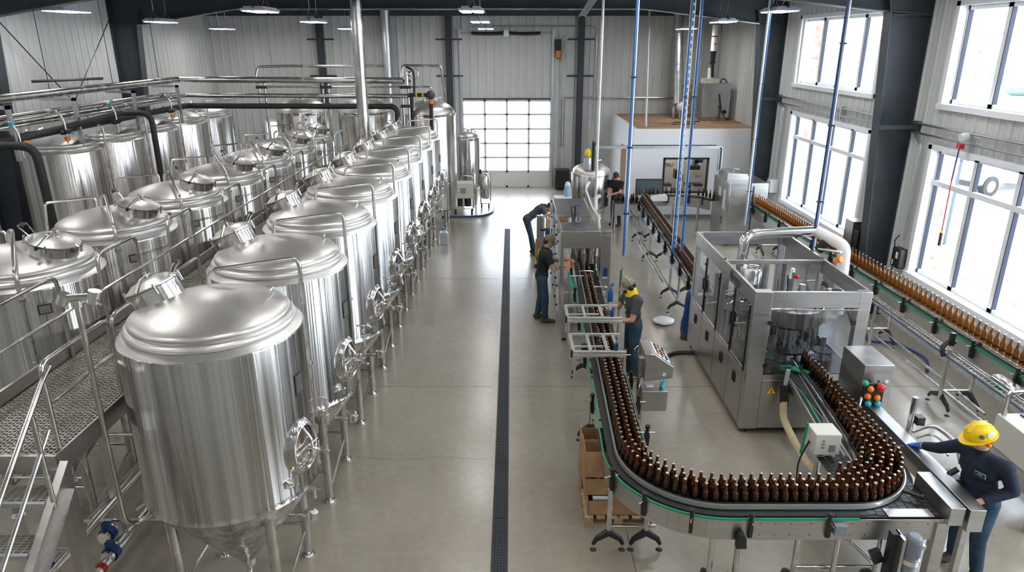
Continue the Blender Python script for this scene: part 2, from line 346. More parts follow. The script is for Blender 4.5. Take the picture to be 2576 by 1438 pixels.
def rafter(yl,yr,lab):
    pts=[(-11.3,5.85),(-10.55,5.9),(-7.7,6.33),(3.7,6.33),(7.0,5.95),(7.7,5.9)]; mb=MB('column_paint')
    yy=lambda x:yl+(yr-yl)*(x-XL)/(XR-XL)
    n=len(pts)
    for w_,z_off,flat in ((.009,0,False),(.15,0,True)):
        vs=[]
        for x,z in pts:
            for s_ in (-1,1):
                vs.append((x,yy(x)+s_*w_,z)); vs.append((x,yy(x)+s_*w_,(z+.025) if flat else 6.95))
        fs=[]
        for i in range(n-1):
            k=4*i; fs+=[(k,k+4,k+5,k+1),(k+2,k+3,k+7,k+6),(k,k+2,k+6,k+4),(k+1,k+5,k+7,k+3)]
        fs+=[(0,1,3,2),(4*n-4,4*n-2,4*n-1,4*n-3)]; mb.add(vs,fs)
    tag(ob('roof_rafter',mb),lab,'beam')
rafter(21.1,21.1,'charcoal roof rafter spanning the hall near the back wall')
rafter(15.2,13.9,'charcoal roof rafter spanning above the front of the tank rows')
for x,lab in ((-7.12,'slim charcoal wind post on the back wall, leftmost behind the brewing tanks'),(-2.35,'slim charcoal wind post left of the overhead door'),(2.57,'slim charcoal wind post right of the overhead door')):
    o=T('wind_post',lab,'post',(x,YB-.12,0)); mb=MB('column_paint'); mb.box(-.12,.12,-.03,0.03,0,6.4); mb.box(-.015,.015,-.1,.1,0,6.4); mb.box(-.12,.12,-.12,-.09,0,6.4); ob('post',mb,o)
    for z in (4.25,5.55): mb=MB('column_paint'); mb.box(-.5,.5,.03,.08,z-.03,z+.03); ob('girt_bracket',mb,o)
# cross braces on left wall
for (a,b_,lab) in (((XL+.25,16.0,6.0),(XL+.25,20.4,2.1),'thin diagonal brace rod sloping down to the right on the left wall'),((XL+.2,20.95,6.25),(XL+.2,18.2,3.85),'thin diagonal brace rod sloping down to the left on the left wall')):
    mb=MB('dark_metal'); mb.tube([a,b_],.014,6); tag(ob('brace_rod',mb),lab,'brace')
# block band on left wall
mb=MB('panel_blue'); mb.box(XL+.02,XL+.1,15.4,20.9,0,3.3); S('trim_5',mb)
# LED fixtures
fx=None; k=0
def fixture(x,y,lab):
    t=T('high_bay_light',lab,'lamp',(x,y,5.86+.023*(24.7-y) if y>13 else 6.35),0,'ceiling high bay lights')
    a=MB('led_housing'); a.box(-.26,.26,-.52,.52,.0,.05); a.box(-.2,-.04,-.48,.48,.05,.09); a.box(.04,.2,-.48,.48,.05,.09); ob('housing',a,t)
    for sx in (-1,1):
        d=MB('led'); d.box(sx*.135-.1,sx*.135+.1,-.49,.49,-.012,0); ob('diffuser',d,t)
    for sy in (-.35,.35): h=MB('tube_steel'); h.tube([(-.1,sy,.07),(0,sy,.3),(.1,sy,.07)],.004,4); h.tube([(0,sy,.3),(0,sy,6.95-t.location.z)],.004,4); ob('hanger',h,t)
cl={-9.65:'in the left wall line',-5.45:'in the line above the walkway',-.87:'in the line above the aisle',5.8:'in the line beside the windows'}
for x in (-9.65,-5.45,-.87,2.9,5.8):
    for j,y in enumerate((24.7,20.45,16.2,11.9,7.6,3.3,-1.0)):  # nearer rows hang out of view, added to light the hall
        if x==2.9 and j<3: continue
        if j<3: lab='white high bay light, %s from the back wall, %s'%(ORD[j] if j else 'first',cl[x])
        else: lab='unseen white high bay light added nearer to light the hall'
        fixture(x,y,lab)
# conduits on walls
def pipe(name,pts,r,lab,cat='pipe',m='galvanised',fil=.1,n=8,group=None):
    mb=MB(m); mb.tube(pts,r,n,fil); return tag(ob(name,mb),lab,cat,group)
pipe('conduit',[(1.95,YB-.08,1.6),(1.95,YB-.08,3.45),(7.7,YB-.08,3.45)],.035,'grey wall conduit turning right above the office from the overhead door')
pipe('conduit',[(-1.5,YB-.08,6.0),(2.9,YB-.08,6.0),(3.15,YB-.08,5.9),(3.15,YB-.08,2.6)],.025,'thin grey conduit running across above the overhead door')
pipe('conduit',[(1.85,YB-.05,.6),(1.85,YB-.05,5.2)],.02,'thin vertical conduit right of the door opener')
for y0,y1,nm in ((13.9,21.0,'far'),(0,13.75,'near')):
    t=T('pipe_run','pair of grey conduits along the window wall, %s column'%('beyond the big' if nm=='far' else 'on the near side of the big'),'pipe',(XR-.09,y0,0))
    for z in (3.97,3.8): mb=MB('galvanised'); mb.tube([(0,.15,z),(0,y1-y0-.1,z)],.022,8); ob('conduit',mb,t)
    mb=MB('galvanised')
    for k in range(1,int((y1-y0)/2.8)): mb.box(-.03,.06,k*2.8-.02,k*2.8+.02,3.74,4.02)
    ob('bracket',mb,t)
pipe('conduit',[(XR-.08,20.3,1.65),(XR-.08,20.3,3.7),(XR-.08,20.6,3.8)],.025,'grey conduit dropping to the switch box beside the far window')
pipe('conduit',[(XR-.08,13.25,1.75),(XR-.08,13.25,3.6),(XR-.08,13.6,3.8)],.022,'grey conduit dropping to the black box beside the near window')
for (x,y,lab) in ((6.95,21.1,'dark strut arm sticking out of the far window wall column'),(6.95,13.9,'dark strut arm sticking out of the near window wall column')):
    mb=MB('column_paint'); mb.box(XR-.75,XR-.1,y-.35,y-.28,3.85,3.93); mb.box(XR-.1,XR,y-.4,y-.2,3.8,4.0); tag(ob('strut_arm',mb),lab,'bracket')
# electrical boxes
t=T('switch_box','light grey electrical switch box on the far end of the window wall','electrical box',(XR-.12,20.3,1.45)); mb=MB('white_plastic'); mb.box(-.13,.1,-.16,.16,-.18,.2); ob('cabinet',mb,t,bev=.01); mb=MB('grey_plastic'); mb.box(-.1,.06,.17,.32,-.2,.1); ob('side_box',mb,t); mb=MB('black_plastic'); mb.box(-.15,-.13,-.03,.03,-.05,.1); ob('handle',mb,t)
t=T('control_box','black wall box with white stickers right of the big column','electrical box',(XR-.12,13.2,1.4)); mb=MB('black_plastic'); mb.box(-.1,.06,-.14,.14,-.2,.2); ob('housing',mb,t,bev=.03); mb=MB('paper'); mb.box(-.104,-.1,-.1,-.02,0,.13); mb.box(-.104,-.1,.04,.08,-.15,-.05); ob('sticker',mb,t)
mb=MB('black_plastic'); mb.tube([(-.05,.12,.1),(-.05,.2,.3),(0,.15,.42)],.012,6,.05); mb.tube([(-.05,.1,-.2),(-.06,.15,-.5),(0,.16,-.9)],.012,6,.05); ob('cable',mb,t)
t=T('motor_drive','large steel and black drive cabinet with hanging cable loop left of the big column','electrical box',(7.25,14.35,1.5)); mb=MB('sheet_steel'); mb.box(-.05,.22,-.05,.3,-.3,.35); ob('cabinet',mb,t,bev=.01); mb=MB('black_plastic'); mb.box(-.02,.2,-.25,-.05,-.35,.2); mb.cyl((.1,-.3,-.1),(.1,-.22,-.1),.08); ob('drive',mb,t,bev=.015)
mb=MB('rubber'); mb.tube([(.05,-.1,-.33),(.0,.0,-.55),(0,.2,-.5),(.05,.25,-.32)],.02,8,.1); ob('cable_loop',mb,t); mb=MB('galvanised'); mb.box(.2,.5,-.2,-.12,-.1,.1); ob('bracket',mb,t)
t=T('pull_cord','dark red and blue pull cord with black grip hanging before the near window','cord',(XR-.2,11.9,0)); mb=MB('white_plastic'); mb.cyl((-.04,0,3.9),(.08,0,3.93),.07); mb.m('red_plastic').box(-.05,.03,-.05,.05,3.72,3.8); ob('reel',mb,t); mb=MB('blue_plastic'); mb.tube([(-.02,0,3.75),(-.1,-.1,3.2)],.012,6); mb.m('red_plastic').tube([(-.1,-.1,3.2),(-.15,-.2,2.32)],.009,6); ob('cord',mb,t); mb=MB('rubber'); mb.cyl((-.15,-.2,2.3),(-.16,-.22,2.08),.025); mb.m('yellow_plastic').sph((-.15,-.2,2.31),.028,8); ob('grip',mb,t)
# outside
mb=MB('asphalt'); mb.box(8.0,90,-30,90,-.3,-.15); mb.box(-60,8.0,27.72,90,-.3,-.15); S('floor_outside',mb)
mb=MB('grass'); mb.add([(11.2,8,-.14),(13.4,8,-.14),(13.4,60,-.14),(11.9,60,-.14)],[(0,1,2,3)]); o=ob('lawn_strip',mb); tag(o,'patchy green grass verge outside the tall windows','grass',None,'stuff')
for i,y in enumerate((13.25,20.05,6.9)):
    mb=MB('brick'); mb.box(8.05,8.5,y+.0,y+.35,-.15,7); 
    for z in range(36): mb.m('paper').box(8.045,8.505,y-.005,y+.355,z*.19,z*.19+.012)
    tag(ob('brick_pier',mb),'brick pier outside at the far edge of the %s windows'%['near','far','unseen front'][i],'wall')
for i,(x,y) in enumerate(((12.6,19.65),(12.1,16.4),(11.9,13.1))):
    t=T('sign_post','dark steel post on the grass strip outside, %s one from the left'%['first','second','third'][i],'post',(x,y,-.15)); mb=MB('pole_paint'); mb.box(-.06,.06,-.06,.06,0,2.6); mb.box(-.06,.06,-.5,.06,2.5,2.6); ob('post',mb,t)
def car(x,y,rz,lab):
    t=T('pickup_truck',lab,'truck',(x,y,-.15),rz); mb=MB('car_paint'); mb.prism([(-2.6,.45),(2.6,.45),(2.65,.95),(1.2,1.05),(.7,1.75),(-.7,1.8),(-.8,1.1),(-2.6,1.1)],-.95,.95,'y'); ob('body',mb,t,bev=.06)
    mb=MB('car_glass'); mb.prism([(1.1,1.08),(.68,1.68),(-.6,1.7),(-.65,1.1)],-.965,.965,'y'); ob('side_window',mb,t)
    for sx in (-1.65,1.7):
        for sy in (-.9,.9):
            w_=MB('rubber'); w_.cyl((sx,sy-.12,.4),(sx,sy+.12,.4),.4,n=20); w_.m('alu').cyl((sx,sy-.125,.4),(sx,sy+.125,.4),.22,n=16); ob('wheel',w_,t)
    mb=MB('dark_metal'); mb.box(2.6,2.72,-.9,.9,.45,.65); mb.box(-2.72,-2.58,-.9,.9,.45,.65); ob('bumper',mb,t)
car(19.5,27.8,R(200),'white pickup truck parked outside beyond the near window')
car(20.5,22.0,R(190),'white pickup truck parked outside at the right picture edge')
for i in range(7):
    mb=MB('hedge'); random.seed(i)
    for k in range(7): mb.sph((random.uniform(-2,2),random.uniform(-2,2),random.uniform(1,4)),random.uniform(1.2,2.2),10)
    mb.cyl((0,0,0),(0,0,2),.2)
    tag(ob('tree',mb,None,(62+random.uniform(-4,4),38+i*9,-.15)),'pale distant tree in the hazy line beyond the parking area','tree','distant tree line')
# ================================================================= TANKS
def rotz(a,x,y): return (x*math.cos(a)-y*math.sin(a),x*math.sin(a)+y*math.cos(a))
def make_tank(kind,zs=1.0):
    t=T('fermentation_tank','x','tank'); Rr=.80; ztop=2.95*zs; zb=1.38
    m_=MB('tank_steel'); m_.lathe([(.802,zb-.03),(.82,zb),(Rr,zb+.05),(Rr,ztop-.015),(Rr-.004,ztop),(Rr-.012,ztop+.002)],72); ob('shell',m_,t)
    m_=MB('tank_steel'); m_.lathe([(.045,.34),(.07,.36),(.10,.40),(.74,1.25),(.785,1.32),(.802,zb-.03)],64); m_.m('polished_steel').cyl((0,0,.3),(0,0,.37),.08); ob('cone',m_,t)
    d=MB('dome_steel'); d.lathe([(Rr-.01,ztop-.002),(Rr-.008,ztop+.004),(.728,ztop+.042),(.712,ztop+.046),(.726,ztop+.058),(.734,ztop+.078),(.726,ztop+.1),(.704,ztop+.117),(.684,ztop+.12),(.692,ztop+.136),(.69,ztop+.156),(.672,ztop+.176),(.63,ztop+.2),(.56,ztop+.23),(.44,ztop+.272),(.30,ztop+.306),(.15,ztop+.328),(0,ztop+.334)],72); dm=ob('dome',d,t)
    h=MB('polished_steel'); h.tube([(.5,.12,ztop+.24),(.52,.12,ztop+.31),(.52,.2,ztop+.31),(.5,.2,ztop+.22)],.008,6); ob('lifting_eye',h,dm)
    zt=ztop+.24
    # top manway
    if kind!='back':
        mx,my,tilt,dirn=((-.47,.08,R(22),PI) if kind=='aisle' else (.37,-.05,R(14),0))
        rr=.225 if kind=='aisle' else .25
        ax=Vector((math.cos(dirn)*math.sin(tilt),math.sin(dirn)*math.sin(tilt),math.cos(tilt)))
        q=ax.to_track_quat('Z','Y').to_matrix().to_4x4(); base=Vector((mx,my,ztop+.2))
        TT=Matrix.Translation(base)@q
        g=MB('polished_steel'); g.M=TT; g.lathe([(rr-.01,-.03),(rr,-.03),(rr,.16),(rr+.015,.165),(rr+.015,.18),(rr-.01,.185)],36); mw=ob('manway_neck',g,t)
        g=MB('dome_steel'); g.M=TT; g.lathe([(rr+.012,.185),(rr+.014,.2),(rr-.02,.215),(rr*.7,.245),(rr*.3,.262),(0,.265)],36); ld=ob('manway_lid',g,t)
        g=MB('polished_steel'); g.M=TT; g.tube([(-rr-.03,0,.2),(-rr*.4,0,.285),(rr*.4,0,.285),(rr+.05,0,.2)],.013,8,.03); g.tube([(0,-rr-.03,.19),(0,0,.28),(0,rr+.03,.19)],.009,6); g.tube([(-.06,-.05,.31),(.06,.05,.31)],.008,6); g.cyl((0,0,.26),(0,0,.32),.016)
        for a in (.6,1.9,3.4,4.9): g.cyl((math.cos(a)*(rr+.03),math.sin(a)*(rr+.03),.12),(math.cos(a)*(rr+.03),math.sin(a)*(rr+.03),.22),.012)
        g.tube([(rr*.2,rr*.9,.2),(rr*.3,rr+.1,.3),(-rr*.3,rr+.1,.3),(-rr*.2,rr*.9,.2)],.007,6,.03)
        ob('lid_clamp',g,ld)
        for c9,r9 in (((-rr*.6,-rr-.05,.2),(.035,.03,.03)),((0,rr+.09,.3),(.05,.025,.025)),((-rr-.05,0,.19),(.03,.02,.03))): g=MB('black_plastic'); g.M=TT; g.sph(c9,r9,8); ob('knob',g,ld)
    # spray arm
    if kind in ('aisle','back'):
        a=MB('tube_steel'); a.tube([(-.13,.33,zt+.0),(-.13,.33,zt+.2),(.66,.585,zt+.24),(.66,.585,zt-1.2)],.021,10,.09); a.cyl((-.13,.33,zt+.01),(-.13,.33,zt+.05),.04); a.cyl((.66,.585,zt-.9),(.66,.585,zt-.87),.036); a.box(.6,.66,.54,.6,zt-.7,zt-.66); ob('spray_arm',a,t)
        if kind=='back':
            a=MB('polished_steel')
            for (x,y) in ((-.35,.1),(-.42,.3),(-.2,-.2),(-.5,-.1)):
                a.cyl((x,y,zt-.02),(x,y,zt+.14),.03); a.tube([(x,y,zt+.1),(x-.12,y+.08,zt+.18)],.018); a.sph((x-.12,y+.08,zt+.18),.035,8)
            ob('valve_cluster',a,t)
    else:
        a=MB('tube_steel'); a.tube([(-.2,.12,zt),(-.2,.12,zt+.2),(-.05,.0,zt+.26),(.46,-.8,zt+.02),(.46,-.8,zt-1.35)],.022,10,.1); a.cyl((.46,-.8,zt-.3),(.46,-.8,zt-.26),.04); a.cyl((.46,-.8,zt-1.0),(.46,-.8,zt-.97),.035); ob('spray_arm',a,t)
        a=MB('tube_steel'); a.tube([(-.4,.35,zt-.02),(-.4,.35,zt+.16),(-.86,-.05,zt+.16),(-.9,-.09,zt-.4)],.018,8,.06); ob('vent_arm',a,t)
        a=MB('polished_steel'); a.cyl((.46,-.8,zt-1.5),(.46,-.8,zt-1.36),.045); a.cyl((.46,-.8,zt-1.62),(.46,-.8,zt-1.5),.03); a.tube([(.46,-.8,zt-1.45),(.6,-.85,zt-1.4),(.62,-.9,zt-1.32)],.01,6); a.m('blue_plastic').sph((.63,-.92,zt-1.3),.025,8); ob('carbonation_valve',a,t)
    # name plate / sticker
    if kind!="back":
        n=MB('sheet_steel'); an=R(-12 if kind=='aisle' else -48); c,s_=math.cos(an),math.sin(an)
        def plate(nb,r,z0,z1,wd):
            for k in range(4):
                a0=an-wd/2/r+wd/r*k/4; a1=an-wd/2/r+wd/r*(k+1)/4
                nb.add([(r*math.cos(a0),r*math.sin(a0),z0),(r*math.cos(a1),r*math.sin(a1),z0),(r*math.cos(a1),r*math.sin(a1),z1),(r*math.cos(a0),r*math.sin(a0),z1)],[(0,1,2,3)])
        n.m('sticker_dark'); plate(n,Rr+.006,2.36 if kind=='aisle' else 2.68,2.56 if kind=='aisle' else 2.79,.13); n.m('sheet_steel'); plate(n,Rr+.009,2.375 if kind=='aisle' else 2.695,2.545 if kind=='aisle' else 2.775,.105); ob('name_plate',n,t,label='small dark edged name plate')
    # side manway, sample valve
    if kind=='aisle':
        def atang(a,r,z,ob_=0): return (r*math.cos(a),r*math.sin(a),z)
        q=Matrix.Rotation(R(-17),4,'Z')@Matrix.Translation((Rr-.03,0,1.84))@Matrix.Rotation(R(90),4,'Y')
        g=MB('tank_steel'); g.M=q@Matrix.Diagonal((1.28,1,1,1)); g.lathe([(.25,-.07),(.232,-.01),(.22,.03),(.20,.055),(.185,.07),(.18,.05),(.175,.0)],40); mw=ob('side_manway_frame',g,t)
        g=MB('polished_steel'); g.M=q@Matrix.Diagonal((1.28,1,1,1)); g.lathe([(.172,.012),(.165,.03),(.1,.05),(0,.058)],36); g.M=q; g.tube([(.23*math.cos(a),.17*math.sin(a),.075) for a in [i*PI/12 for i in range(24)]],.012,8,closed=True); ob('side_manway_door',g,t)
        g=MB('polished_steel'); g.M=q; g.tube([(-.2,0,.07),(-.1,0,.15),(.1,0,.15),(.2,0,.07)],.014,8,.04); g.tube([(0,-.17,.09),(0,.17,.09)],.01); g.cyl((0,0,.1),(0,0,.24),.014); g.tube([(-.09,-.03,.24),(0,0,.24),(.07,.09,.25)],.01,6); g.tube([(-.03,.09,.24),(.03,-.09,.24)],.01,6); g.sph((.08,.1,.25),.018,8); g.sph((-.1,-.035,.24),.016,8); ob('side_manway_handle',g,mw)
        a=R(-32); g=MB('polished_steel'); g.cyl(atang(a,Rr-.02,1.56),atang(a,Rr+.012,1.56),.05,n=20); g.cyl(atang(a,Rr,1.56),atang(a,Rr+.09,1.55),.018); g.cyl(atang(a,Rr+.09,1.58),atang(a,Rr+.09,1.5),.014); g.tube([atang(a-.06,Rr+.07,1.57),atang(a+.06,Rr+.07,1.55)],.008,6); ob('sample_valve',g,t)
        g=MB('polished_steel'); x,y=.83,.12; g.tube([(.78,.3,2.05),(.87,.32,2.05),(.87,.32,1.75)],.012,8,.03); g.cyl((.87,.32,1.95),(.87,.32,2.0),.025); g.cyl((.87,.32,1.82),(.87,.32,1.86),.025); g.tube([(.83,.32,1.9),(.95,.34,1.92)],.008,6); ob('level_valve',g,t)
        g=MB('polished_steel'); g.cyl((.52,-.1,.95),(.72,-.12,.98),.028); g.cyl((.72,-.12,.93),(.72,-.12,1.03),.035); g.cyl((.76,-.12,.94),(.78,-.12,1.02),.04); g.tube([(.72,-.12,1.03),(.8,-.16,1.08)],.01,6); g.sph((.78,-.12,.98),.035,8); ob('racking_valve',g,t)
    # legs and bracing
    L_=[]
    for k,a in enumerate((45,135,225,315)):
        x,y=.66*math.cos(R(a)),.66*math.sin(R(a))
        g=MB('tube_steel'); g.cyl((x,y,.07),(x,y,1.32),.05,n=16); g.m('polished_steel'); g.cyl((x,y,.0),(x,y,.015),.075,n=20); g.cyl((x,y,.015),(x,y,.035),.05,n=16); g.cyl((x,y,.03),(x,y,.1),.022); ob('leg',g,t)
        L_.append((x,y))
    g=MB('tube_steel')
    for k in (1,2):
        a,b_=L_[k],L_[(k+1)%4]; g.cyl((*a,.42),(*b_,.42),.018)
    g.cyl((*L_[0],.42),(*L_[1],.42),.018); g.tube([(L_[0][0],L_[0][1],.36),(L_[3][0],L_[3][1],.12)],.016); g.cyl((*L_[3],.55),(*L_[2],.55),.018)
    ob('brace',g,t)
    g=MB('polished_steel'); g.tube([(0,0,.3),(0,0,.17),(0.05,-.3,.17),(.3,-.55,.17)],.03,10,.06); g.cyl((.3,-.55,.12),(.3,-.55,.24),.04); g.tube([(.3,-.55,.22),(.42,-.6,.28)],.01,6); ob('outlet_valve',g,t)
    return t
def place(proto,pts,labels,group):
    for i,(p,l) in enumerate(zip(pts,labels)):
        o=proto if i==0 else dup(proto); o.location=p; o['label']=l; o['group']=group
A=make_tank('aisle')
pts=[(-2.74,5.9+1.9*k,0) for k in range(8)]
place(A,pts,['largest conical steel tank in front, by the bottom edge, standing on the aisle floor']+['conical steel tank beside the aisle, %s from the camera in its row'%ORD[k] for k in range(1,8)],'aisle row of fermentation tanks')
B=make_tank('walkway')
pts=[(-5.5,7.5+1.86*k,0) for k in range(7)]
place(B,pts,['conical steel tank at the left edge behind the walkway rail, round hatch open to view']+['conical steel tank left of the walkway, %s from the camera in its row'%ORD[k] for k in range(1,7)],'walkway row of fermentation tanks')
Cc=make_tank('back',1.095)
pts=[(-9.72,15.1+1.86*k,0) for k in range(5)]
place(Cc,pts,['tall steel tank under the insulated pipes, %s from the camera in the rear left row'%ORD[k] for k in range(5)],'rear left row of fermentation tanks')
def kettle(r,zt,lab,x,y,name='brewing_vessel',cat='tank'):
    t=T(name,lab,cat,(x,y,0)); m_=MB('tank_steel'); m_.lathe([(r-.02,.6),(r,.62),(r,zt-.06),(r-.01,zt-.03),(r+.015,zt-.01),(r+.005,zt+.02),(r-.03,zt+.03)],56); m_.m('tank_steel'); m_.lathe([(0,.4),(r*.9,.55),(r,.62)],40); ob('shell',m_,t)
    m_=MB('dome_steel'); h=.42*r; m_.lathe([(r-.03,zt+.02),(r-.04,zt+.06)]+[(r*.95*math.cos(a),zt+.06+h*math.sin(a)) for a in [i*PI/16 for i in range(1,9)]],56); ob('dome',m_,t)
    m_=MB('polished_steel'); m_.cyl((0,0,zt+h),(0,0,zt+h+.16),r*.14,n=16)
    for a in (.3,1.7,3.2,4.4): m_.cyl((r*.3*math.cos(a),r*.3*math.sin(a),zt+h-.05),(r*.3*math.cos(a),r*.3*math.sin(a),zt+h+.1),.03)
    m_.tube([(r*.2,0,zt+h+.1),(r*.5,.1,zt+h+.14),(r*.6,.1,zt+h-.05)],.02,8,.04); ob('top_fitting',m_,t)
    m_=MB('sheet_steel'); m_.box(-.09,.09,-r-.02,-r+.03,zt-1.0,zt-.7); ob('hatch',m_,t)
    for a in (45,135,225,315):
        g=MB('tube_steel'); x_,y_=r*.8*math.cos(R(a)),r*.8*math.sin(R(a)); g.cyl((x_,y_,0),(x_,y_,.62),.045); ob('leg',g,t)
    return t
kettle(.79,3.42,'big brewing vessel at the back, leftmost of three below the steel pipes',-6.45,22.0)
kettle(.79,3.42,'big brewing vessel at the back directly behind the tall stack pipe',-4.55,22.0)
kettle(.80,3.42,'big brewing vessel at the back nearest the overhead door',-2.5,21.4)
kettle(.40,2.28,'small slim upright tank standing left of the overhead door',-1.52,24.6,'storage_tank')
# ================================================================= WALKWAY
zp=2.3; x0,x1=-4.62,-3.63; y0,y1=4.8,19.8
t=T('walkway_platform','raised grated steel walkway between the two tank rows','walkway',((x0+x1)/2,y0,0))
t_loc=Vector(t.location)
def sub(m_): m_.M=Matrix.Translation(-t_loc); return m_
g=sub(MB('grating_steel')); 
for k in range(29): x=x0+.02+k*(x1-x0-.04)/28; g.box(x-.003,x+.003,y0,y1,zp-.03,zp)
y=y0+.01; k=0
while y<y1:
    # wavy cross strands give the hexagonal pattern
    for j in range(28):
        xa=x0+.02+j*(x1-x0-.04)/28; xb=xa+(x1-x0-.04)/28; off=.012 if j%2 else 0
        g.box(xa,xb,y+off-.0045,y+off+.0045,zp-.015,zp+.002)
    y+=.045 if y<9 else .09
ob('grating',g,t)
g=sub(MB('sheet_steel')); g.box(x0-.03,x0,y0,y1,zp-.16,zp+.13); g.box(x1,x1+.02,y0,y1,zp-.16,zp+.02); g.box(x0,x1,y0-.03,y0,zp-.16,zp+.005); ob('toe_board',g,t)
for y in [4.9+i*1.86 for i in range(9)]:
    for x in (x0+.05,x1-.05):
        g=sub(MB('sheet_steel')); g.box(x-.035,x+.035,y-.035,y+.035,0,zp-.03); g.box(x-.08,x+.08,y-.08,y+.08,0,.012); ob('leg',g,t)
for y in [4.9+i*1.86 for i in range(9)]:
    g=sub(MB('tube_steel')); g.cyl((x0+.05,y,1.3),(x1-.05,y,1.3),.02); ob('brace',g,t); g=sub(MB('tube_steel')); g.tube([(x1-.05,y,1.9),(x1-.05,y+.5,2.2)],.016); ob('brace',g,t)
def rail(x,ya,yb,zt,lab,zm=None):
    t=T('handrail',lab,'railing',(x,ya,zp),0,'walkway handrails'); Ln=yb-ya
    g=MB('tube_steel'); g.tube([(0,0,0),(0,0,zt-zp),(0,Ln,zt-zp),(0,Ln,0)],.021,10,.1); ob('top_rail',g,t)
    if zm: g=MB('tube_steel'); g.tube([(0,0.02,zm-zp),(0,Ln-.02,zm-zp)],.016,8); ob('mid_rail',g,t)
for k,(a,b_) in enumerate([(4.9,6.65),(7.38,8.22),(9.03,9.77),(10.9,11.65),(12.75,13.5),(14.6,15.4),(16.5,17.25),(18.3,19.2)]):
    rail(x0+.015,a,b_,3.19,'bent steel tube handrail on the tank side of the walkway, %s from the camera'%ORD[k])
t=T('handrail','long straight middle rail running along the left side of the walkway','railing',(x0+.03,4.85,zp)); g=MB('tube_steel'); g.tube([(0,0,.49),(0,14.7,.49)],.017,8)
ob('rail_tube',g,t)
for y in (.05,3.2,5.5,7.6,9.7,12,14.2): g=MB('tube_steel'); g.cyl((0,y,0),(0,y,.49),.016); ob('post',g,t)
for k,(a,b_) in enumerate([(4.87,5.82),(5.88,7.75),(8.7,9.55),(10.5,11.4),(12.4,13.3),(14.2,15.1)]):
    rail(x1-.02,a,b_,3.06,'bent steel tube handrail on the aisle side of the walkway, %s from the camera'%ORD[k],2.72 if k<2 else None)
# stair
t=T('steel_stair','steel stair with grated treads going down from the near end of the walkway','stairs',(-4.1,4.8,0))
run,rise=.285,.25
g=MB('sheet_steel')
for x in (-.5,.5):
    sx=1 if x>0 else -1
    g.prism([(-.02,2.26),(-.02,2.0),(-2.32,.0),(-2.62,0)],x-.005,x+.005,'x')
    for (a,b_) in (((-.02,2.26),(-2.62,0)),((-.02,2.0),(-2.32,0))):
        g.add([(x,a[0],a[1]),(x+sx*.06,a[0],a[1]),(x+sx*.06,b_[0],b_[1]),(x,b_[0],b_[1]),(x,a[0],a[1]-.008),(x+sx*.06,a[0],a[1]-.008),(x+sx*.06,b_[0],b_[1]-.008),(x,b_[0],b_[1]-.008)],[(0,1,2,3),(7,6,5,4),(0,4,5,1),(1,5,6,2),(2,6,7,3)])
ob('stringer',g,t)
for k in range(8):
    z=zp-rise*(k+1); yb=-run*k-.02; g=MB('grating_steel')
    for j in range(8): g.box(-.49,.49,yb-.03*j-.0325,yb-.03*j-.0275,z-.025,z)
    for j in range(17): g.box(-.49+.061*j-.003,-.49+.061*j+.003,yb-.25,yb-.02,z-.02,z+.001)
    g.m('galvanised').box(-.49,.49,yb-.275,yb-.245,z-.035,z+.004); ob('tread',g,t)
for sx in (.54,-.54):
    g=MB('tube_steel'); g.tube([(sx,.05,zp+.76),(sx,-.05,zp+.7),(sx,-2.45,zp-1.42),(sx,-2.5,.3)],.021,10,.1); g.tube([(sx,-.12,zp+.3),(sx,-2.4,zp-1.75)],.016,8)
    for yy in (-.25,-1.3,-2.2): g.cyl((sx,yy,zp-.1+yy*.87),(sx,yy,zp+.72+yy*.87),.019)
    ob('stair_rail',g,t)
g=MB('sheet_steel'); g.box(.42,.5,-.06,0,0,zp-.1); g.box(-.5,-.42,-.06,0,0,zp-.1); ob('leg',g,t)
# drop pipe with clamp at the walkway end
t=T('drop_pipe','upright steel drop pipe with clamped valve top at the near walkway end','pipe',(-3.53,5.28,0)); g=MB('tube_steel'); g.tube([(0,0,3.42),(0,0,1.3),(.02,.1,1.18),(.25,.3,1.25)],.024,10,.08); ob('pipe',g,t)
g=MB('polished_steel'); g.cyl((0,0,3.38),(0,0,3.44),.04); g.cyl((-.1,0,3.45),(.14,.06,3.45),.035); g.cyl((-.12,0,3.41),(-.08,0,3.49),.05); g.cyl((.1,.05,3.4),(.13,.06,3.5),.05); g.tube([(.1,.05,3.47),(.2,.0,3.4)],.01); ob('valve',g,t)
# pipes at floor level
t=T('floor_pipework','polished pipes with blue butterfly valves under the walkway','pipe',(-4.3,6.0,0))
for dx,z,r_ in ((-.35,.42,.05),(.12,.36,.055),(-.1,.62,.035)):
    g=MB('polished_steel'); g.cyl((dx,-.9,z),(dx,12,z),r_,n=14); ob('pipe',g,t)
for dx,y,z in ((-.05,.2,.42),(.12,-.05,.38),(-.35,-.35,.42)):
    g=MB('blue_plastic'); g.cyl((dx,y-.04,z),(dx,y+.04,z),.085,n=16); g.box(dx-.04,dx+.04,y-.03,y+.03,z+.05,z+.14); g.m('polished_steel').cyl((dx,y-.09,z),(dx,y-.05,z),.07); g.cyl((dx,y+.05,z),(dx,y+.09,z),.07); ob('butterfly_valve',g,t)
g=MB('red_plastic'); g.cyl((.12,-.3,.36),(.12,-.24,.36),.062); ob('band',g,t)
g=MB('polished_steel'); g.tube([(-.6,.3,.5),(1.0,.35,.5)],.02); g.tube([(.12,.5,.5),(.3,.6,.6),(.5,.9,.6)],.02,8,.05); ob('cross_pipe',g,t)
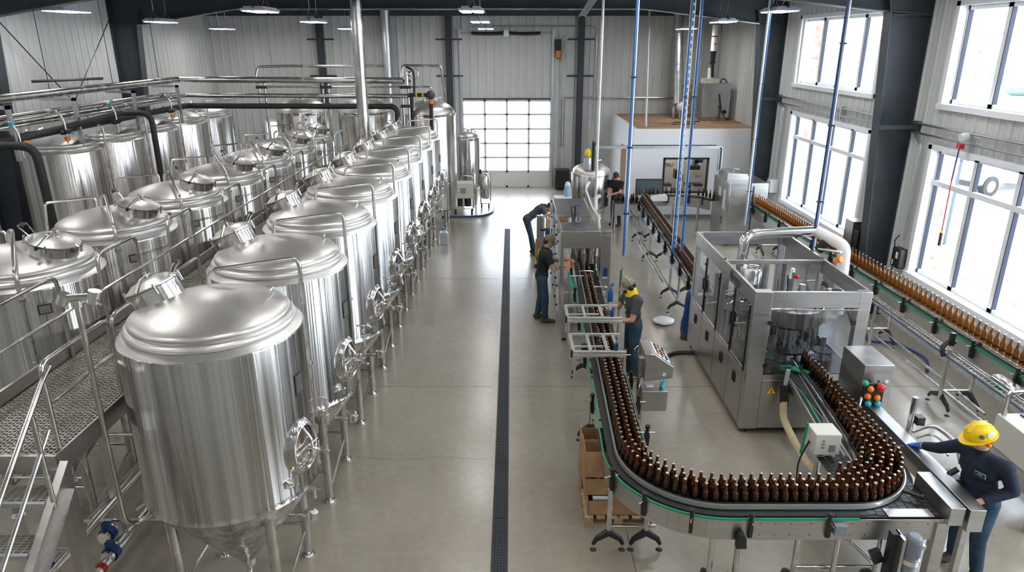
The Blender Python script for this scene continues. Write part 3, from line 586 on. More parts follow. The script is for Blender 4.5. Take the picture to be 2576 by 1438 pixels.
t=T('tool_box','red tray and grey plastic case at the foot of the stair','box',(-4.15,5.35,0)); g=MB('grey_plastic'); g.m('white_plastic').box(-.15,.2,-.15,.15,.0,.18); ob('case',g,t,bev=.02); g=MB('red_plastic'); g.box(-.3,-.02,.17,.5,.0,.1); ob('tray',g,t)
# ================================================================= OVERHEAD PIPES
def run(name,lab,pts,r_,m_,fil=.12,cat='pipe',n=12,bands=None):
    g=MB(m_); g.tube(pts,r_,n,fil)
    if bands:
        for (a,b_) in zip(pts,pts[1:]):
            a=Vector(a);b2=Vector(b_);L_=(b2-a).length; k=int(L_/bands)
            for i in range(1,k): p=a+(b2-a)*i/k; d=(b2-a).normalized(); g.cyl(p-d*.006,p+d*.006,r_+.004,n=n)
    return tag(ob(name,g),lab,cat)
run('steel_pipe','fat steel clad pipe, highest on the rack above the rear left tanks',[(-9.35,7,4.45),(-9.35,20.3,4.45),(-3.05,20.3,4.42)],.085,'tube_steel',.1,bands=.9)
run('steel_pipe','steel pipe below the fat clad pipe on the rack',[(-9.25,7,4.02),(-9.25,20.3,4.02),(-2.95,20.3,4.0)],.06,'tube_steel',.1,bands=1.2)
run('steel_pipe','thinner steel pipe on the wall side of the rack',[(-9.5,7,4.1),(-9.5,20.4,4.1)],.04,'tube_steel',.1)
run('steel_pipe','thin steel pipe below the rack over the rear left tanks',[(-9.6,7,3.88),(-9.6,20.4,3.88)],.03,'tube_steel',.1)
run('insulated_pipe','black insulated pipe lowest on the rack, crossing before the brewing vessels',[(-9.2,7,3.74),(-9.2,20.25,3.74),(-3.35,20.25,3.72),(-3.25,20.25,3.6),(-3.25,20.25,2.4)],.075,'rubber',.15)
run('insulated_pipe','black insulated pipe dropping down between rear tanks, farther one',[(-9.15,13.0,3.72),(-9.0,16.4,3.9),(-8.3,16.4,3.9),(-8.3,16.4,.5)],.065,'rubber',.25)
run('insulated_pipe','black insulated pipe dropping down at the far left, nearer one',[(-9.15,10.0,3.6),(-9.0,12.3,3.72),(-8.35,12.3,3.7),(-8.3,12.3,.5)],.075,'rubber',.25)
run('insulated_pipe','black insulated pipe coming down onto the right brewing vessel',[(-2.9,20.35,4.03),(-2.3,20.35,4.03),(-2.3,20.35,2.7)],.055,'rubber',.05)
run('insulated_pipe','short black insulated upright behind the pipe rack end',[(-2.9,20.7,4.0),(-2.9,20.7,2.5)],.055,'rubber',.05)
run('steel_pipe','upper steel branch pipe running behind the stack pipe',[(-7.2,20.36,4.47),(-7.2,20.6,4.78),(-6.3,20.6,4.8),(-3.6,20.6,4.8)],.035,'tube_steel',.15)
run('steel_pipe','steel branch loop reaching over the right brewing vessel',[(-3.1,20.36,4.42),(-3.1,20.6,4.82),(-2.0,20.6,4.8),(-1.95,20.9,3.9)],.035,'tube_steel',.1)
run('steel_pipe','thin steel pipe between the two rack pipes in front of the back wall',[(-6.9,20.5,4.24),(-2.3,20.5,4.24),(-2.2,20.5,3.95)],.025,'tube_steel',.1)
run('stack_pipe','tall steel stack pipe rising to the roof behind the walkway',[(-4.02,19.25,1.2),(-4.02,19.25,6.7)],.155,'tube_steel',0,n=28,bands=1.3,cat='pipe')
run('vent_duct','galvanised round vent duct hanging on the back wall behind the stack pipe',[(-4.62,YB-.4,6.7),(-4.62,YB-.4,3.3)],.19,'galvanised',0,n=20,bands=1.0,cat='duct')
run('hanging_tray','steel channel tray resting behind the fat clad pipe on the left',[(-10.75,16.2,4.6),(-9.7,17.2,4.62)],.03,'dark_metal',0,n=4)
for k,(x,y,lab) in enumerate([(-9.35,12.9,'nearest'),(-9.35,14.9,'second'),(-9.35,17.3,'third'),(-9.35,19.6,'fourth')]):
    t=T('pipe_hanger','grey square post bracket holding the rack pipes, %s from the camera'%lab,'bracket',(x,y,0),0,'pipe rack brackets'); g=MB('galvanised'); g.box(.22,.29,-.035,.035,3.35,4.34); g.box(-.4,.29,-.035,.035,4.28,4.34); g.box(-.4,.29,-.03,.03,3.9,3.94); ob('post',g,t)
    g=MB('dark_metal'); g.tube([(-.2,0,4.34),(-.2,0,6.9)],.008,5); ob('rod',g,t)
for k,(x,lab) in enumerate([(-7.15,'left'),(-5.35,'middle'),(-3.1,'right')]):
    t=T('pipe_support','slim steel upright pair carrying the cross pipes, %s one'%lab,'bracket',(x,20.42,0),0,'pipe uprights'); 
    g=MB('tube_steel'); g.cyl((0,0,0),(0,0,4.5),.035); g.cyl((.16,0,0),(.16,0,4.4),.04); ob('post',g,t)
    g=MB('dark_metal'); 
    for z in (4.4,4.0,3.72,4.24): g.box(-.06,.24,-.1,.04,z-.04,z+.04)
    ob('clamp',g,t)
random.seed(5)
for k,(x,y,z,lab) in enumerate([(-8.95,12.6,3.7,'orange handled valve pair at the left picture edge on the black pipe'),(-9.1,14.2,3.75,'copper and black valve below the rack above the first rear tank'),(-9.1,16.1,3.75,'blue tagged valve hanging from the rack above the second rear tank'),(-9.1,18.8,3.75,'copper and black valve where the rack pipes turn the corner')]):
    t=T('pipe_valve',lab,'valve',(x,y,z)); g=MB('tube_steel'); g.tube([(-.1,0,.35),(.05,0,.4),(.15,0,.2),(.15,0,-.25)],.024,10,.08); ob('branch',g,t)
    g=MB('orange_plastic' if k==0 else 'black_plastic'); g.cyl((.15,-.09,-.02),(.15,.09,-.02),.05); g.sph((.15,-.13,-.02),.05,8); g.sph((.15,.16,.0),.05 if k==0 else .03,8); g.m('teal_plastic').box(.03,.1,-.03,.02,.3,.38) if k in (0,2) else g.m('orange_plastic').cyl((.15,0,-.2),(.15,0,-.12),.05); ob('valve_body',g,t)
t=T('pipe_valve','purple and orange valve above the right brewing vessel','valve',(-2.3,20.35,4.03)); g=MB('sticker_dark'); g.sph((0,0,0),.13,12); g.m('orange_plastic').cyl((0,0,-.24),(0,0,-.12),.07); g.m('yellow_plastic').cyl((-.42,0,0),(-.38,0,0),.065); g.cyl((-.24,0,0),(-.2,0,0),.065); ob('valve_body',g,t)
# supply hoses cluster behind vessel row
t=T('control_manifold','chrome gauge and cable manifold hanging at the right end of the cross pipes','valve',(-2.95,20.25,4.5)); g=MB('polished_steel'); g.cyl((0,0,-.2),(0,0,.15),.07); g.sph((.1,0,.1),.08,10); g.tube([(.1,0,.1),(.3,0,.3),(.35,0,.05),(.2,0,-.1)],.012,6,.1); ob('gauge',g,t); g=MB('black_plastic'); g.tube([(.0,0,.3),(.2,0,.2),(.22,-.02,-.1),(.2,0,-.4)],.03,8,.1); ob('cable',g,t)
# ================================================================= CONVEYORS
def lerp(a,b_,t): return a+(b_-a)*t
def leftx(y): return 1.18+.03*(y-6.85)
OUT=[(leftx(y),y) for y in [15.5-.35*i for i in range(25)] if y>6.9]+[(2.18+math.cos(a),6.85+math.sin(a)) for a in [PI+PI/2*i/14 for i in range(15)]]+[(2.18+1.24*i/4,5.85) for i in range(1,4)]+[(3.42+.85*math.cos(a),6.7+.85*math.sin(a)) for a in [-PI/2+PI/2*i/14 for i in range(15)]]+[(4.27,6.7+2.6*i/6) for i in range(1,7)]
def offs(path,d):
    o=[]; n=len(path)
    for i in range(n):
        a=Vector(path[max(i-1,0)]);b_=Vector(path[min(i+1,n-1)]);t_=(b_-a).normalized(); o.append((path[i][0]-t_.y*d,path[i][1]+t_.x*d))
    return o
def band(mb,pa,pb,z0,z1):
    n=len(pa); vs=[]
    for (p,q_) in zip(pa,pb): vs+=[(p[0],p[1],z1),(q_[0],q_[1],z1),(p[0],p[1],z0),(q_[0],q_[1],z0)]
    fs=[]
    for i in range(n-1):
        k=4*i; fs+=[(k,k+4,k+5,k+1),(k+2,k+3,k+7,k+6),(k,k+2,k+6,k+4),(k+1,k+5,k+7,k+3)]
    mb.add(vs,fs)
iend=[i for i,p in enumerate(OUT) if p[1]>5.84 and p[0]>3.4][0]
def bracket(par,p,tn,z):   # black guide rail clamp: p point on plate, tn outward normal
    g=MB('black_plastic'); x,y=p; nx,ny=tn; tx,ty=-ny,nx
    q=Matrix.Translation((x,y,z))@Matrix(((nx,tx,0,0),(ny,ty,0,0),(0,0,1,0),(0,0,0,1))); g.M=q
    g.prism([(.0,-.13),(.05,-.11),(.06,.02),(.045,.09),(.0,.09),(-.01,0)],-.018,.018,'y'); g.cyl((.03,0,.08),(.03,0,.16),.02); g.cyl((.03,0,.13),(.03,0,.165),.03)
    g.m('tube_steel').cyl((-.12,0,.07),(.12,0,.07),.008); ob('rail_clamp',g,par)
def claw(par,x,y,dx,dy,zpost,post=True,span=.34,mat_='tube_steel'):
    g=MB(mat_); 
    if post: g.cyl((x,y,.2),(x,y,zpost),.028,n=14); ob('leg',g,par)
    g=MB('black_plastic')
    for s_ in (-1,1):
        a=Vector((x,y,.24)); b_=Vector((x+s_*dx*span/2,y+s_*dy*span/2,.15)); c_=Vector((x+s_*dx*span*.62,y+s_*dy*span*.62,.09))
        g.caps(a,b_,.045,.032,8); g.caps(b_,c_,.03,.024,8)
        g.m('polished_steel').cyl((c_.x,c_.y,.012),(c_.x,c_.y,.09),.009); g.m('black_plastic').cyl((c_.x,c_.y,0),(c_.x,c_.y,.02),.04,.02)
    ob('foot',g,par)
t=T('bottle_conveyor','curved stainless conveyor wrapping around the floor from the labelling machine to the filler','conveyor',(0,0,0))
g=MB('rubber'); band(g,offs(OUT,-.09),offs(OUT,.36),.955,.985); ob('chain_bed',g,t)
g=MB('black_plastic'); g.prism([(3.2,5.74),(4.26,5.74),(4.26,6.9),(3.9,6.9),(3.5,6.2)],.95,.982)
k=0
for j in range(15):
    y=5.76+j*.07
    for i in range(9): xx=3.45+i*.09; g.m('dark_metal').box(xx,xx+.078,y+(.02 if i%2 else 0),y+.062+(.02 if i%2 else 0),.98,.988)
ob('transfer_mat',g,t)
g=MB('sheet_steel'); g.box(3.72,4.17,5.735,5.86,.989,.994); ob('cover_plate',g,t)
PL=offs(OUT[:iend+1],-.13); PL+= [(3.9,5.72),(4.3,5.72)]
g=MB('sheet_steel'); g.strip(PL,.74,.975,-.012); ob('side_plate',g,t)
g=MB('sheet_steel'); g.strip(offs(OUT[2:],.37),.78,.975,.012); ob('inner_plate',g,t)
g=MB('green_plastic'); band(g,offs(OUT[:iend+1],-.145),offs(OUT[:iend+1],-.128),.968,.99); ob('wear_strip',g,t,label='green wear strip')
g=MB('alu'); band(g,offs(OUT,-.012),OUT,1.0,1.055); g.m('black_plastic'); band(g,offs(OUT,0),offs(OUT,.014),.99,1.065); ob('guide_rail',g,t)
g=MB('tube_steel'); inner=offs(OUT,.335); ii=[i for i,p in enumerate(inner) if p[1]>7.2 and p[0]<2]; band(g,offs([inner[i] for i in ii],0),offs([inner[i] for i in ii],.012),1.01,1.05); band(g,offs([inner[i] for i in ii],.0),offs([inner[i] for i in ii],.01),1.1,1.125)
ob('guide_rail',g,t)
INR=[(3.74,6.35),(3.86,6.62),(3.96,7.2),(4.04,8.0),(4.1,8.6),(4.14,9.3)]
g=MB('rubber'); g.strip(INR,.985,1.06,.02); g.m('tube_steel').strip([(x-.03,y) for x,y in INR],.99,1.05,.02); ob('guide_rail',g,t)
g=MB('sheet_steel'); g.prism([(3.66,6.75),(3.8,6.75),(4.05,8.9),(3.9,8.9)],.85,.955); g.m('rubber').prism([(3.68,6.8),(3.77,6.8),(4.02,8.88),(3.93,8.88)],.955,.965); g.m('green_plastic').prism([(3.71,6.85),(3.73,6.85),(3.98,8.88),(3.96,8.88)],.965,.98); g.m('sheet_steel').prism([(3.79,6.7),(3.81,6.7),(4.06,8.88),(4.04,8.88)],.95,1.0); ob('return_track',g,t)
for (i,dz) in ((5,0),(9,0),(13,0),(17,0),(21,0)):
    if i<len(PL): p=PL[i]; bracket(t,p,(-1,0),.9)
for a in (200,225,250): bracket(t,(2.18+1.13*math.cos(R(a)),6.85+1.13*math.sin(R(a))),(math.cos(R(a)),math.sin(R(a))),.9)
bracket(t,(2.35,5.72),(0,-1),.9); bracket(t,(3.12,5.72),(0,-1),.9)
for y in (7.3,8.05,8.75,9.5): bracket(t,(leftx(y)+.4,y),(1,0),.93)
g=MB('black_plastic'); g.cyl((4.02,6.08,1.05),(4.16,5.98,1.05),.018); g.cyl((4.16,5.98,1.05),(4.18,5.965,1.05),.028); ob('adjuster_rod',g,t); g=MB('tube_steel'); g.cyl((4.2,6.9,1.06),(4.42,6.9,1.06),.01); ob('adjuster_rod',g,t)
for (x,y) in ((1.08,6.45),(1.5,6.45),(1.12,8.75),(1.58,8.75),(1.2,10.75),(1.64,10.75)): claw(t,x,y,1 if x<1.3 else -1,.0,.8,span=.26)
for y in (6.45,8.75,10.75): g=MB('tube_steel'); g.cyl((1.1,y,.32),(1.6,y,.32),.018); ob('cross_tube',g,t)
for x in (2.02,2.26,2.88,3.25,3.72): claw(t,x,5.78 if x!=2.26 and x!=3.25 else 5.72,0,1,.76)
for (p_,q_) in (((2.9,5.8,.33),(3.72,5.8,.33)),((3.2,6.6,.7),(3.75,5.9,.3))): g=MB('tube_steel'); g.cyl(p_,q_,.02); ob('cross_tube',g,t)
g=MB('sheet_steel'); g.box(4.18,4.3,5.68,5.78,0,.95); ob('leg',g,t)
g=MB('black_plastic'); g.prism([(-.05,0),(.05,0),(.04,.11),(.02,.16),(-.03,.16),(-.05,.1)],-.04,.02,'y'); ob('leg_bracket',g,t,loc=(2.26,5.66,.7))
g=MB('black_plastic'); g.box(-.05,.05,-.03,.03,-.07,.07,Matrix.Rotation(R(-25),3,'Y')); ob('leg_bracket',g,t,loc=(3.6,5.62,.62))
g=MB('grey_plastic'); g.box(3.16,3.28,5.64,5.71,.84,.95); ob('junction_box',g,t,bev=.006)
g=MB('sheet_steel'); g.box(3.42,3.44,5.705,5.715,.86,.9); 
for x in (2.45,2.6,2.75,2.95,3.35,3.5,3.9,4.1):
    for z in (.8,.93): g.m('dark_metal').cyl((x,5.712,z),(x,5.704,z),.006,n=8)
ob('bolt',g,t)
t2=T('side_beam','bright folded stainless beam along the right end of the curved conveyor','beam',(4.33,5.65,1.0)); g=MB('polished_steel'); g.m('sheet_steel').box(-.075,.07,0,.62,-.05,.15); ob('beam',g,t2,bev=.004)
t2=T('side_beam','long stainless beam the hard-hat worker rests a blue gloved hand on','beam',(4.5,5.62,1.0)); g=MB('sheet_steel'); g.box(-.075,.08,0,2.2,-.1,.15); ob('beam',g,t2,bev=.004)
g=MB('black_plastic'); g.box(.08,.2,.55,.75,-.02,.12); g.cyl((.08,.62,.14),(.16,.62,.2),.03); g.box(.08,.1,.3,1.6,.0,.04); ob('sensor_box',g,t2); g=MB('sheet_steel'); g.box(-.03,.03,.1,.16,-1.0,-.1); g.box(-.03,.03,2.1,2.16,-1.0,-.1); ob('leg',g,t2)
t=T('drive_motor','grey finned gear motor hanging at the front edge of the conveyor','motor',(3.83,5.46,0)); g=MB('grey_plastic'); g.lathe([(0,1.0),(.05,.995),(.068,.975),(.07,.96),(.07,.74),(.06,.73)],24)
for k in range(20): a=2*PI*k/20; g.box(.07*math.cos(a)-.004,.07*math.cos(a)+.004,.07*math.sin(a)-.004,.07*math.sin(a)+.004,.76,.93)
g.m('polished_steel').cyl((0,0,.69),(0,0,.74),.085,n=24); g.m('grey_plastic').cyl((0,0,.55),(0,0,.69),.06,n=20); ob('housing',g,t); g=MB('white_plastic'); g.box(-.09,.07,-.07,.12,.40,.55); g.m('galvanised').box(.05,.12,-.02,.02,.84,.88); ob('gearbox',g,t)
g=MB('teal_plastic'); g.m('black_plastic').box(-.17,-.09,.06,.14,.42,.95); g.m('sheet_steel').box(-.11,-.08,-.02,.14,.5,.95); ob('mounting_plate',g,t)
# long conveyor by the windows
def rcx(y): return lerp(7.02,6.76,(y-8.5)/(19.3-8.5))
t=T('window_conveyor','long straight bottle conveyor running beside the tall windows','conveyor',(0,0,0))
ZR=1.2; ya,yb=7.2,19.2
P=[(rcx(y),y) for y in (ya,yb)]
g=MB('rubber'); band(g,offs(P,.09),offs(P,-.09),ZR-.03,ZR); ob('chain_bed',g,t)
g=MB('sheet_steel'); g.strip(offs(P,.12),ZR-.34,ZR-.06,.01); g.strip(offs(P,-.1),ZR-.2,ZR-.03,.01); ob('side_plate',g,t)
g=MB('tube_steel'); band(g,offs(P,.105),offs(P,.09),ZR+.0,ZR+.05); g.m('rubber'); band(g,offs(P,.085),offs(P,.06),ZR+.01,ZR+.055); band(g,offs(P,-.06),offs(P,-.075),ZR+.02,ZR+.06); ob('guide_rail',g,t)
g=MB('green_plastic'); band(g,offs(P,.14),offs(P,.115),ZR-.07,ZR-.045); ob('wear_strip',g,t,label='green wear strip')
for k in range(13): y=7.6+k*.93; bracket(t,(rcx(y)-.13,y),(-1,0),ZR-.11)
for y in (9.7,12.2,15,18):
    for x in (6.68,7.14): claw(t,x,y,0,1,1.0,span=.42)
for y in (9.7,12.2,15,18): g=MB('tube_steel'); g.cyl((6.68,y,.3),(7.14,y,.3),.018); ob('cross_tube',g,t)
for (p_,q_) in (((6.72,7.5,.3),(6.72,12.4,.3)),((7.0,9.1,.22),(7.0,12.6,.3))): g=MB('tube_steel'); g.cyl(p_,q_,.022); ob('long_tube',g,t)
t=T('wire_track','lower chain track with shiny wires and blue tube beside the window conveyor','conveyor',(6.6,0,0)); g=MB('tube_steel')
for dx,z in ((-.07,1.0),(-.03,1.04),(.03,1.04),(.07,1.0),(0,.95)): g.cyl((dx,7.2,z),(dx,11.9,z),.011)
for k in range(60): g.box(-.08,.08,7.25+k*.078,7.27+k*.078,.985,1.0)
ob('wire',g,t); g=MB('blue_plastic'); g.tube([(-.08,7.2,.97),(-.08,11.8,.97)],.01,6); ob('blue_tube',g,t); g=MB('black_plastic'); g.tube([(-.1,9.55,.95),(-.12,9.6,1.08),(0,9.65,1.16),(.1,9.65,1.14)],.035,8,.05); g.box(.0,.06,9.6,9.66,1.1,1.3); ob('support_arm',g,t)
g=MB('tube_steel'); g.cyl((0.06,9.66,.2),(.03,9.66,1.0),.03); g.cyl((-.1,11.6,0.1),(-.1,11.6,.98),.02); g.cyl((.05,11.9,.1),(.05,11.9,.98),.02); ob('leg',g,t)
run('floor_hose','blue and black hose curled on the floor under the window conveyor',[(6.5,12.3,.9),(6.55,12.2,.3),(6.8,12.1,.05),(7.3,12.2,.04),(7.5,11.4,.04),(7.2,10.9,.04)],.025,'blue_plastic',.3,'hose')
# conveyor going from the back to the filler
t=T('infeed_conveyor','double lane bottle conveyor slanting from the back toward the filler','conveyor',(0,0,0)); ZM=1.02
def mcx(y): return lerp(3.62,3.86,(y-12.3)/8.0)
P=[(mcx(12.3),12.3),(mcx(20.2),20.2)]
g=MB('rubber'); band(g,offs(P,.13),offs(P,-.13),ZM-.03,ZM); ob('chain_bed',g,t)
g=MB('sheet_steel'); g.strip(offs(P,.15),ZM-.22,ZM-.04,.01); g.strip(offs(P,-.15),ZM-.22,ZM-.04,.01); ob('side_plate',g,t)
g=MB('tube_steel'); 
for d in (.145,.0,-.145): band(g,offs(P,d+.008),offs(P,d-.008),ZM+.07,ZM+.09)
ob('guide_rail',g,t)
for k in range(9): y=12.9+k*.85; bracket(t,(mcx(y)-.16,y),(-1,0),ZM-.06)
for y in (13.8,14.7,17.5,19.5):
    for dx in (-.16,.2): claw(t,mcx(y)+dx,y,1 if dx<0 else -1,0,.85,span=.3)
g=MB('tube_steel'); g.tube([(3.2,14,.62),(3.2,17,.62),(3.4,17.4,.8),(3.45,19.8,.8)],.02,8,.2); g.tube([(3.3,13.0,.55),(3.3,19.0,.7)],.015); ob('side_tube',g,t); g=MB('blue_bright'); g.tube([(3.35,13.2,.95),(3.42,16.5,.95),(3.5,19.5,.95)],.012,6); ob('air_line',g,t)
# curved back conveyor
t=T('back_conveyor','stainless conveyor across the back in front of the white office','conveyor',(0,0,0)); ZB_=1.05
BC=[(3.86,20.1),(3.93,20.5),(4.2,20.75),(4.7,20.9),(5.3,20.85),(5.7,20.6),(5.95,20.2)]
g=MB('rubber'); band(g,offs(BC,.12),offs(BC,-.12),ZB_-.03,ZB_); ob('chain_bed',g,t); g=MB('sheet_steel'); g.strip(offs(BC,-.13),ZB_-.3,ZB_-.02,.01); ob('side_plate',g,t)
g=MB('tube_steel'); band(g,offs(BC,-.13),offs(BC,-.12),ZB_+.04,ZB_+.07); g.m('black_plastic')
for x,y in BC[1:6]: g.box(x-.04,x+.04,y-.22,y-.16,ZB_-.2,ZB_+.05)
ob('guide_rail',g,t)
for x,y in ((4.2,20.6),(4.9,20.8),(5.6,20.55)): g=MB('tube_steel'); g.cyl((x,y,0),(x,y,ZB_-.25),.035); ob('leg',g,t)
t=T('rinser_screen','dark glass screen box at the corner of the back conveyor','machine',(4.15,20.6,1.05)); g=MB('black_plastic'); 
for (a,b_,c,d) in ((-.42,-.39,0,.5),(.39,.42,0,.5),(-.42,.42,.48,.51)): g.box(a,b_,.2,.24,c,d)
ob('frame',g,t); g=MB('car_glass'); g.box(-.39,.39,.21,.22,.02,.48); ob('pane',g,t); g=MB('white_plastic'); g.box(.0,.5,-.1,.15,-.1,.05); ob('cover',g,t)
# packing bench at back
t=T('packing_bench','steel work bench with small bottles beside the upright steel tank','bench',(3.35,20.6,0)); g=MB('sheet_steel'); g.box(-.3,.42,-.3,.3,.85,.9); g.box(-.3,.42,-.3,-.28,.55,.85); ob('top',g,t); 
for x in (-.27,.39):
    for y in (-.27,.27): g=MB('tube_steel'); g.cyl((x,y,0),(x,y,.85),.02); ob('leg',g,t)
# ================================================================= BOTTLES
BP=[(0,0),(.028,.0),(.0305,.006),(.0305,.118),(.0295,.132),(.025,.147)]
BN=[(.025,.147),(.0185,.16),(.0155,.172),(.0135,.2),(.013,.215),(.0145,.218),(.0145,.226),(.012,.229),(0,.229)]
def bottle_mb(mb,T_=None,n=12,k=1.0,mt='amber_glass_dark'):
    mb.m(mt).lathe([(r*k,z*k) for r,z in BP],n,(0,0,0),1,T_); mb.m('amber_neck' if mt=='amber_glass_dark' else mt).lathe([(r*k,z*k) for r,z in BN],n,(0,0,0),1,T_)
def cap_mb(mb,T_=None,k=1.0,n=12): mb.m('cap_metal').lathe([(.0158*k,.219*k),(.0162*k,.222*k),(.0152*k,.231*k),(.012*k,.234*k),(0,.235*k)],n,(0,0,0),1,T_)
protoB={}
for key,mt,kk in (('dark','amber_glass_dark',1.14),('amber','amber_glass_backlit',1.28),('mid','amber_glass_dark',1.15)):
    m1=MB(mt); bottle_mb(m1,None,14,kk,mt); m2=MB('cap_metal'); cap_mb(m2,None,kk)
    protoB[key]=(m1.mesh('beer_bottle'),m2.mesh('cap'),kk,mt)
bl=[]
def arclen(path,sp,off,ph):
    path=offs(path,off); acc=ph; pos=[]
    for a,b_ in zip(path,path[1:]):
        a=Vector(a);b2=Vector(b_);L_=(b2-a).length
        while acc<=L_: p=a+(b2-a)*acc/L_; pos.append((p.x,p.y)); acc+=sp
        acc-=L_
    return pos
random.seed(11)
for j,of in enumerate((.055,.15,.245,.34,.435)):
    for (x,y) in arclen(OUT,.1,of,.05*(j%2)):
        left=x<2.2 and y>6.85; right=x>3.42
        if left and (j>2 or (y>10.9 and j>1)): continue
        if not left and not right and j>2: continue
        if x<2.2 and j>2: continue
        if right:
            wmax=lerp(.34,-.02,min(1,max(0,(y-6.6)/1.9)))
            if j>0 and of>wmax+.1: continue
            if y>9.25: continue
        if y>15: continue
        grp='L' if left else ('R' if (right and y>6.6) else 'F')
        bl.append((x+random.uniform(-.006,.006),y+random.uniform(-.006,.006),.985,'dark',grp,j))
y=7.3
y=7.9
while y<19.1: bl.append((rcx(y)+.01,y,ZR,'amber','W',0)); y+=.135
for lane in (-.065,.065):
    y=12.4+(.05 if lane>0 else 0)
    while y<20.1: bl.append((mcx(y)+lane,y,ZM,'dark','M',0)); y+=.1
for k,(x,y) in enumerate(arclen(BC,.14,.0,.02)):
    if k not in (13,15): bl.append((x,y,ZB_,'mid','B',0))
for k in range(14): bl.append((3.1+.05*k+random.uniform(-.01,.01),20.45+.1*(k%3),.9,'dark','B',0))
for k in range(6): a=k*.45; bl.append((4.2-.22*math.cos(a),9.45+.3*math.sin(a),.985,'dark','I',0))
def bdist(b_): return (b_[0]**2+b_[1]**2+(5.4-b_[2])**2)/(protoB[b_[3]][2]**2)
bl.sort(key=bdist)
ROWN=['outermost','second','third','fourth','innermost']
def nth(n): return '%d%s'%(n,'th' if 10<=n%100<=20 else {1:'st',2:'nd',3:'rd'}.get(n%10,'th'))
near=bl[:300]; LB={}
for g_,key in (('L',lambda b_:b_[1]),('F',lambda b_:b_[0]),('R',lambda b_:b_[1]),('W',lambda b_:b_[1]),('M',lambda b_:b_[1]),('B',lambda b_:b_[0]),('I',lambda b_:b_[0])):
    for j in range(5):
        for i,b_ in enumerate(sorted([q for q in near if q[4]==g_ and q[5]==j],key=key)):
            LB[b_]={'L':('dark beer bottle on the left conveyor run, %s row, %s from the front bend'%(ROWN[j],nth(i+1)),'bottles on the left conveyor run'),
              'F':('dark beer bottle on the front bend, %s row, %s from the left'%(ROWN[j],nth(i+1)),'bottles on the front conveyor bend'),
              'R':('dark beer bottle on the filler outlet run, %s row, %s from the bend'%(ROWN[j],nth(i+1)),'bottles leaving the filler'),
              'W':('amber bottle tinted as if backlit beside the windows, %s counted from the right picture edge'%nth(i+1),'bottles beside the windows'),
              'M':('small dark bottle on the infeed conveyor behind the filler','bottles on the infeed conveyor'),
              'B':('brown bottle on the back conveyor before the office','bottles at the back'),
              'I':('dark bottle inside the filler front, %s from the left'%nth(i+1),'bottles inside the filler')}[g_]
for b_ in bl[:300]:
    me,cm,kk,mt=protoB[b_[3]]
    o=bpy.data.objects.new('beer_bottle',me); link(o); o.location=b_[:3]; o.rotation_euler=(0,0,random.uniform(0,6)); tag(o,LB[b_][0],'bottle',LB[b_][1])
    c_=bpy.data.objects.new('cap',cm); link(c_,o)
rest=MB('amber_glass_dark')
for b_ in bl[300:]:
    _,_,kk,mt=protoB[b_[3]]; TT=Matrix.Translation(b_[:3]); bottle_mb(rest,TT,10,kk,mt); cap_mb(rest,TT,kk,8)
tag(ob('beer_bottles',rest),'more distant brown bottles filling the far conveyors','bottle','distant bottles on the far conveyors','stuff')
print('BOTTLES',len(bl))
# ================================================================= FILLER
t=T('bottle_filler','big open-topped stainless filling machine with clear guard doors in the middle right','machine',(3.33,8.93,0)); W_,D_,Hh=1.6,3.25,2.2
for (a,b_,c,d) in ((0,.24,0,.14),(W_-.17,W_,0,.12),(0,.1,D_-.1,D_),(W_-.1,W_,D_-.1,D_),(0.001,.07,1.5,1.6),(W_-.06,W_-.001,1.55,1.63)): g=MB('sheet_steel'); g.box(a,b_,c,d,.08,Hh); ob('corner_post',g,t,bev=.006)
g=MB('sheet_steel'); g.box(.24,W_-.17,0,.05,1.97,Hh); g.box(0,.04,.14,D_-.1,1.97,Hh); g.box(W_-.04,W_,.12,D_-.1,1.97,Hh); g.box(.1,W_-.1,D_-.05,D_,1.97,Hh); g.box(.04,W_-.04,1.5,1.56,2.13,2.19); g.box(.2,W_,-.004,.0,1.93,1.95); ob('top_frame',g,t,bev=.004)
g=MB('dark_metal'); g.box(.02,W_-.02,.02,D_-.02,.1,.16); ob('base_tray',g,t)
for k,(y0_,y1_) in enumerate(((.14,.82),(.82,1.5),(1.6,2.4),(2.4,D_-.1))):
    g=MB('sheet_steel'); g.box(-.004,.02,y0_+.01,y1_-.01,.1,.92); ob('base_panel',g,t,bev=.004)
    g=MB('black_plastic'); yy=(y0_+y1_)/2; g.tube([(-.012,yy-.05,.62),(-.012,yy+.05,.62),(-.012,yy+.05,.78),(-.012,yy-.05,.78)],.008,6,.02,closed=True); ob('panel_handle',g,t)
    g=MB('guard_glass'); g.box(.005,.013,y0_+.03,y1_-.03,.99,1.93); dd=ob('guard_door',g,t,label='clear guard door')
    g=MB('black_plastic'); yy=y1_-.05 if k%2==0 else y0_+.05; g.box(-.03,0.0,yy-.02,yy+.02,1.38,1.58); g.box(-.012,.012,y0_+.0,y0_+.03,.95,1.95); g.box(-.02,.01,y0_+.02,y0_+.06,1.05,1.09); g.box(-.02,.01,y0_+.02,y0_+.06,1.82,1.86); ob('door_handle',g,dd)
g=MB('sheet_steel'); g.box(-.003,.02,.14,D_-.1,.92,.98); g.box(0,W_,.005,.03,.86,.95); g.box(W_-.02,W_,.1,D_-.1,.1,.98); g.box(.1,W_-.1,D_-.02,D_,.1,.98); ob('sill',g,t)
g=MB('guard_glass'); g.box(.26,W_-.22,.01,.018,.97,1.93); dd=ob('guard_door',g,t,label='clear guard door facing the front'); g=MB('black_plastic')
for x in (.25,W_-.2):
    for z in (1.1,1.75): g.box(x-.03,x+.03,-.012,.01,z-.03,z+.03)
g.box(.25,W_-.2,.0,.01,1.925,1.935); ob('door_hinge',g,dd)
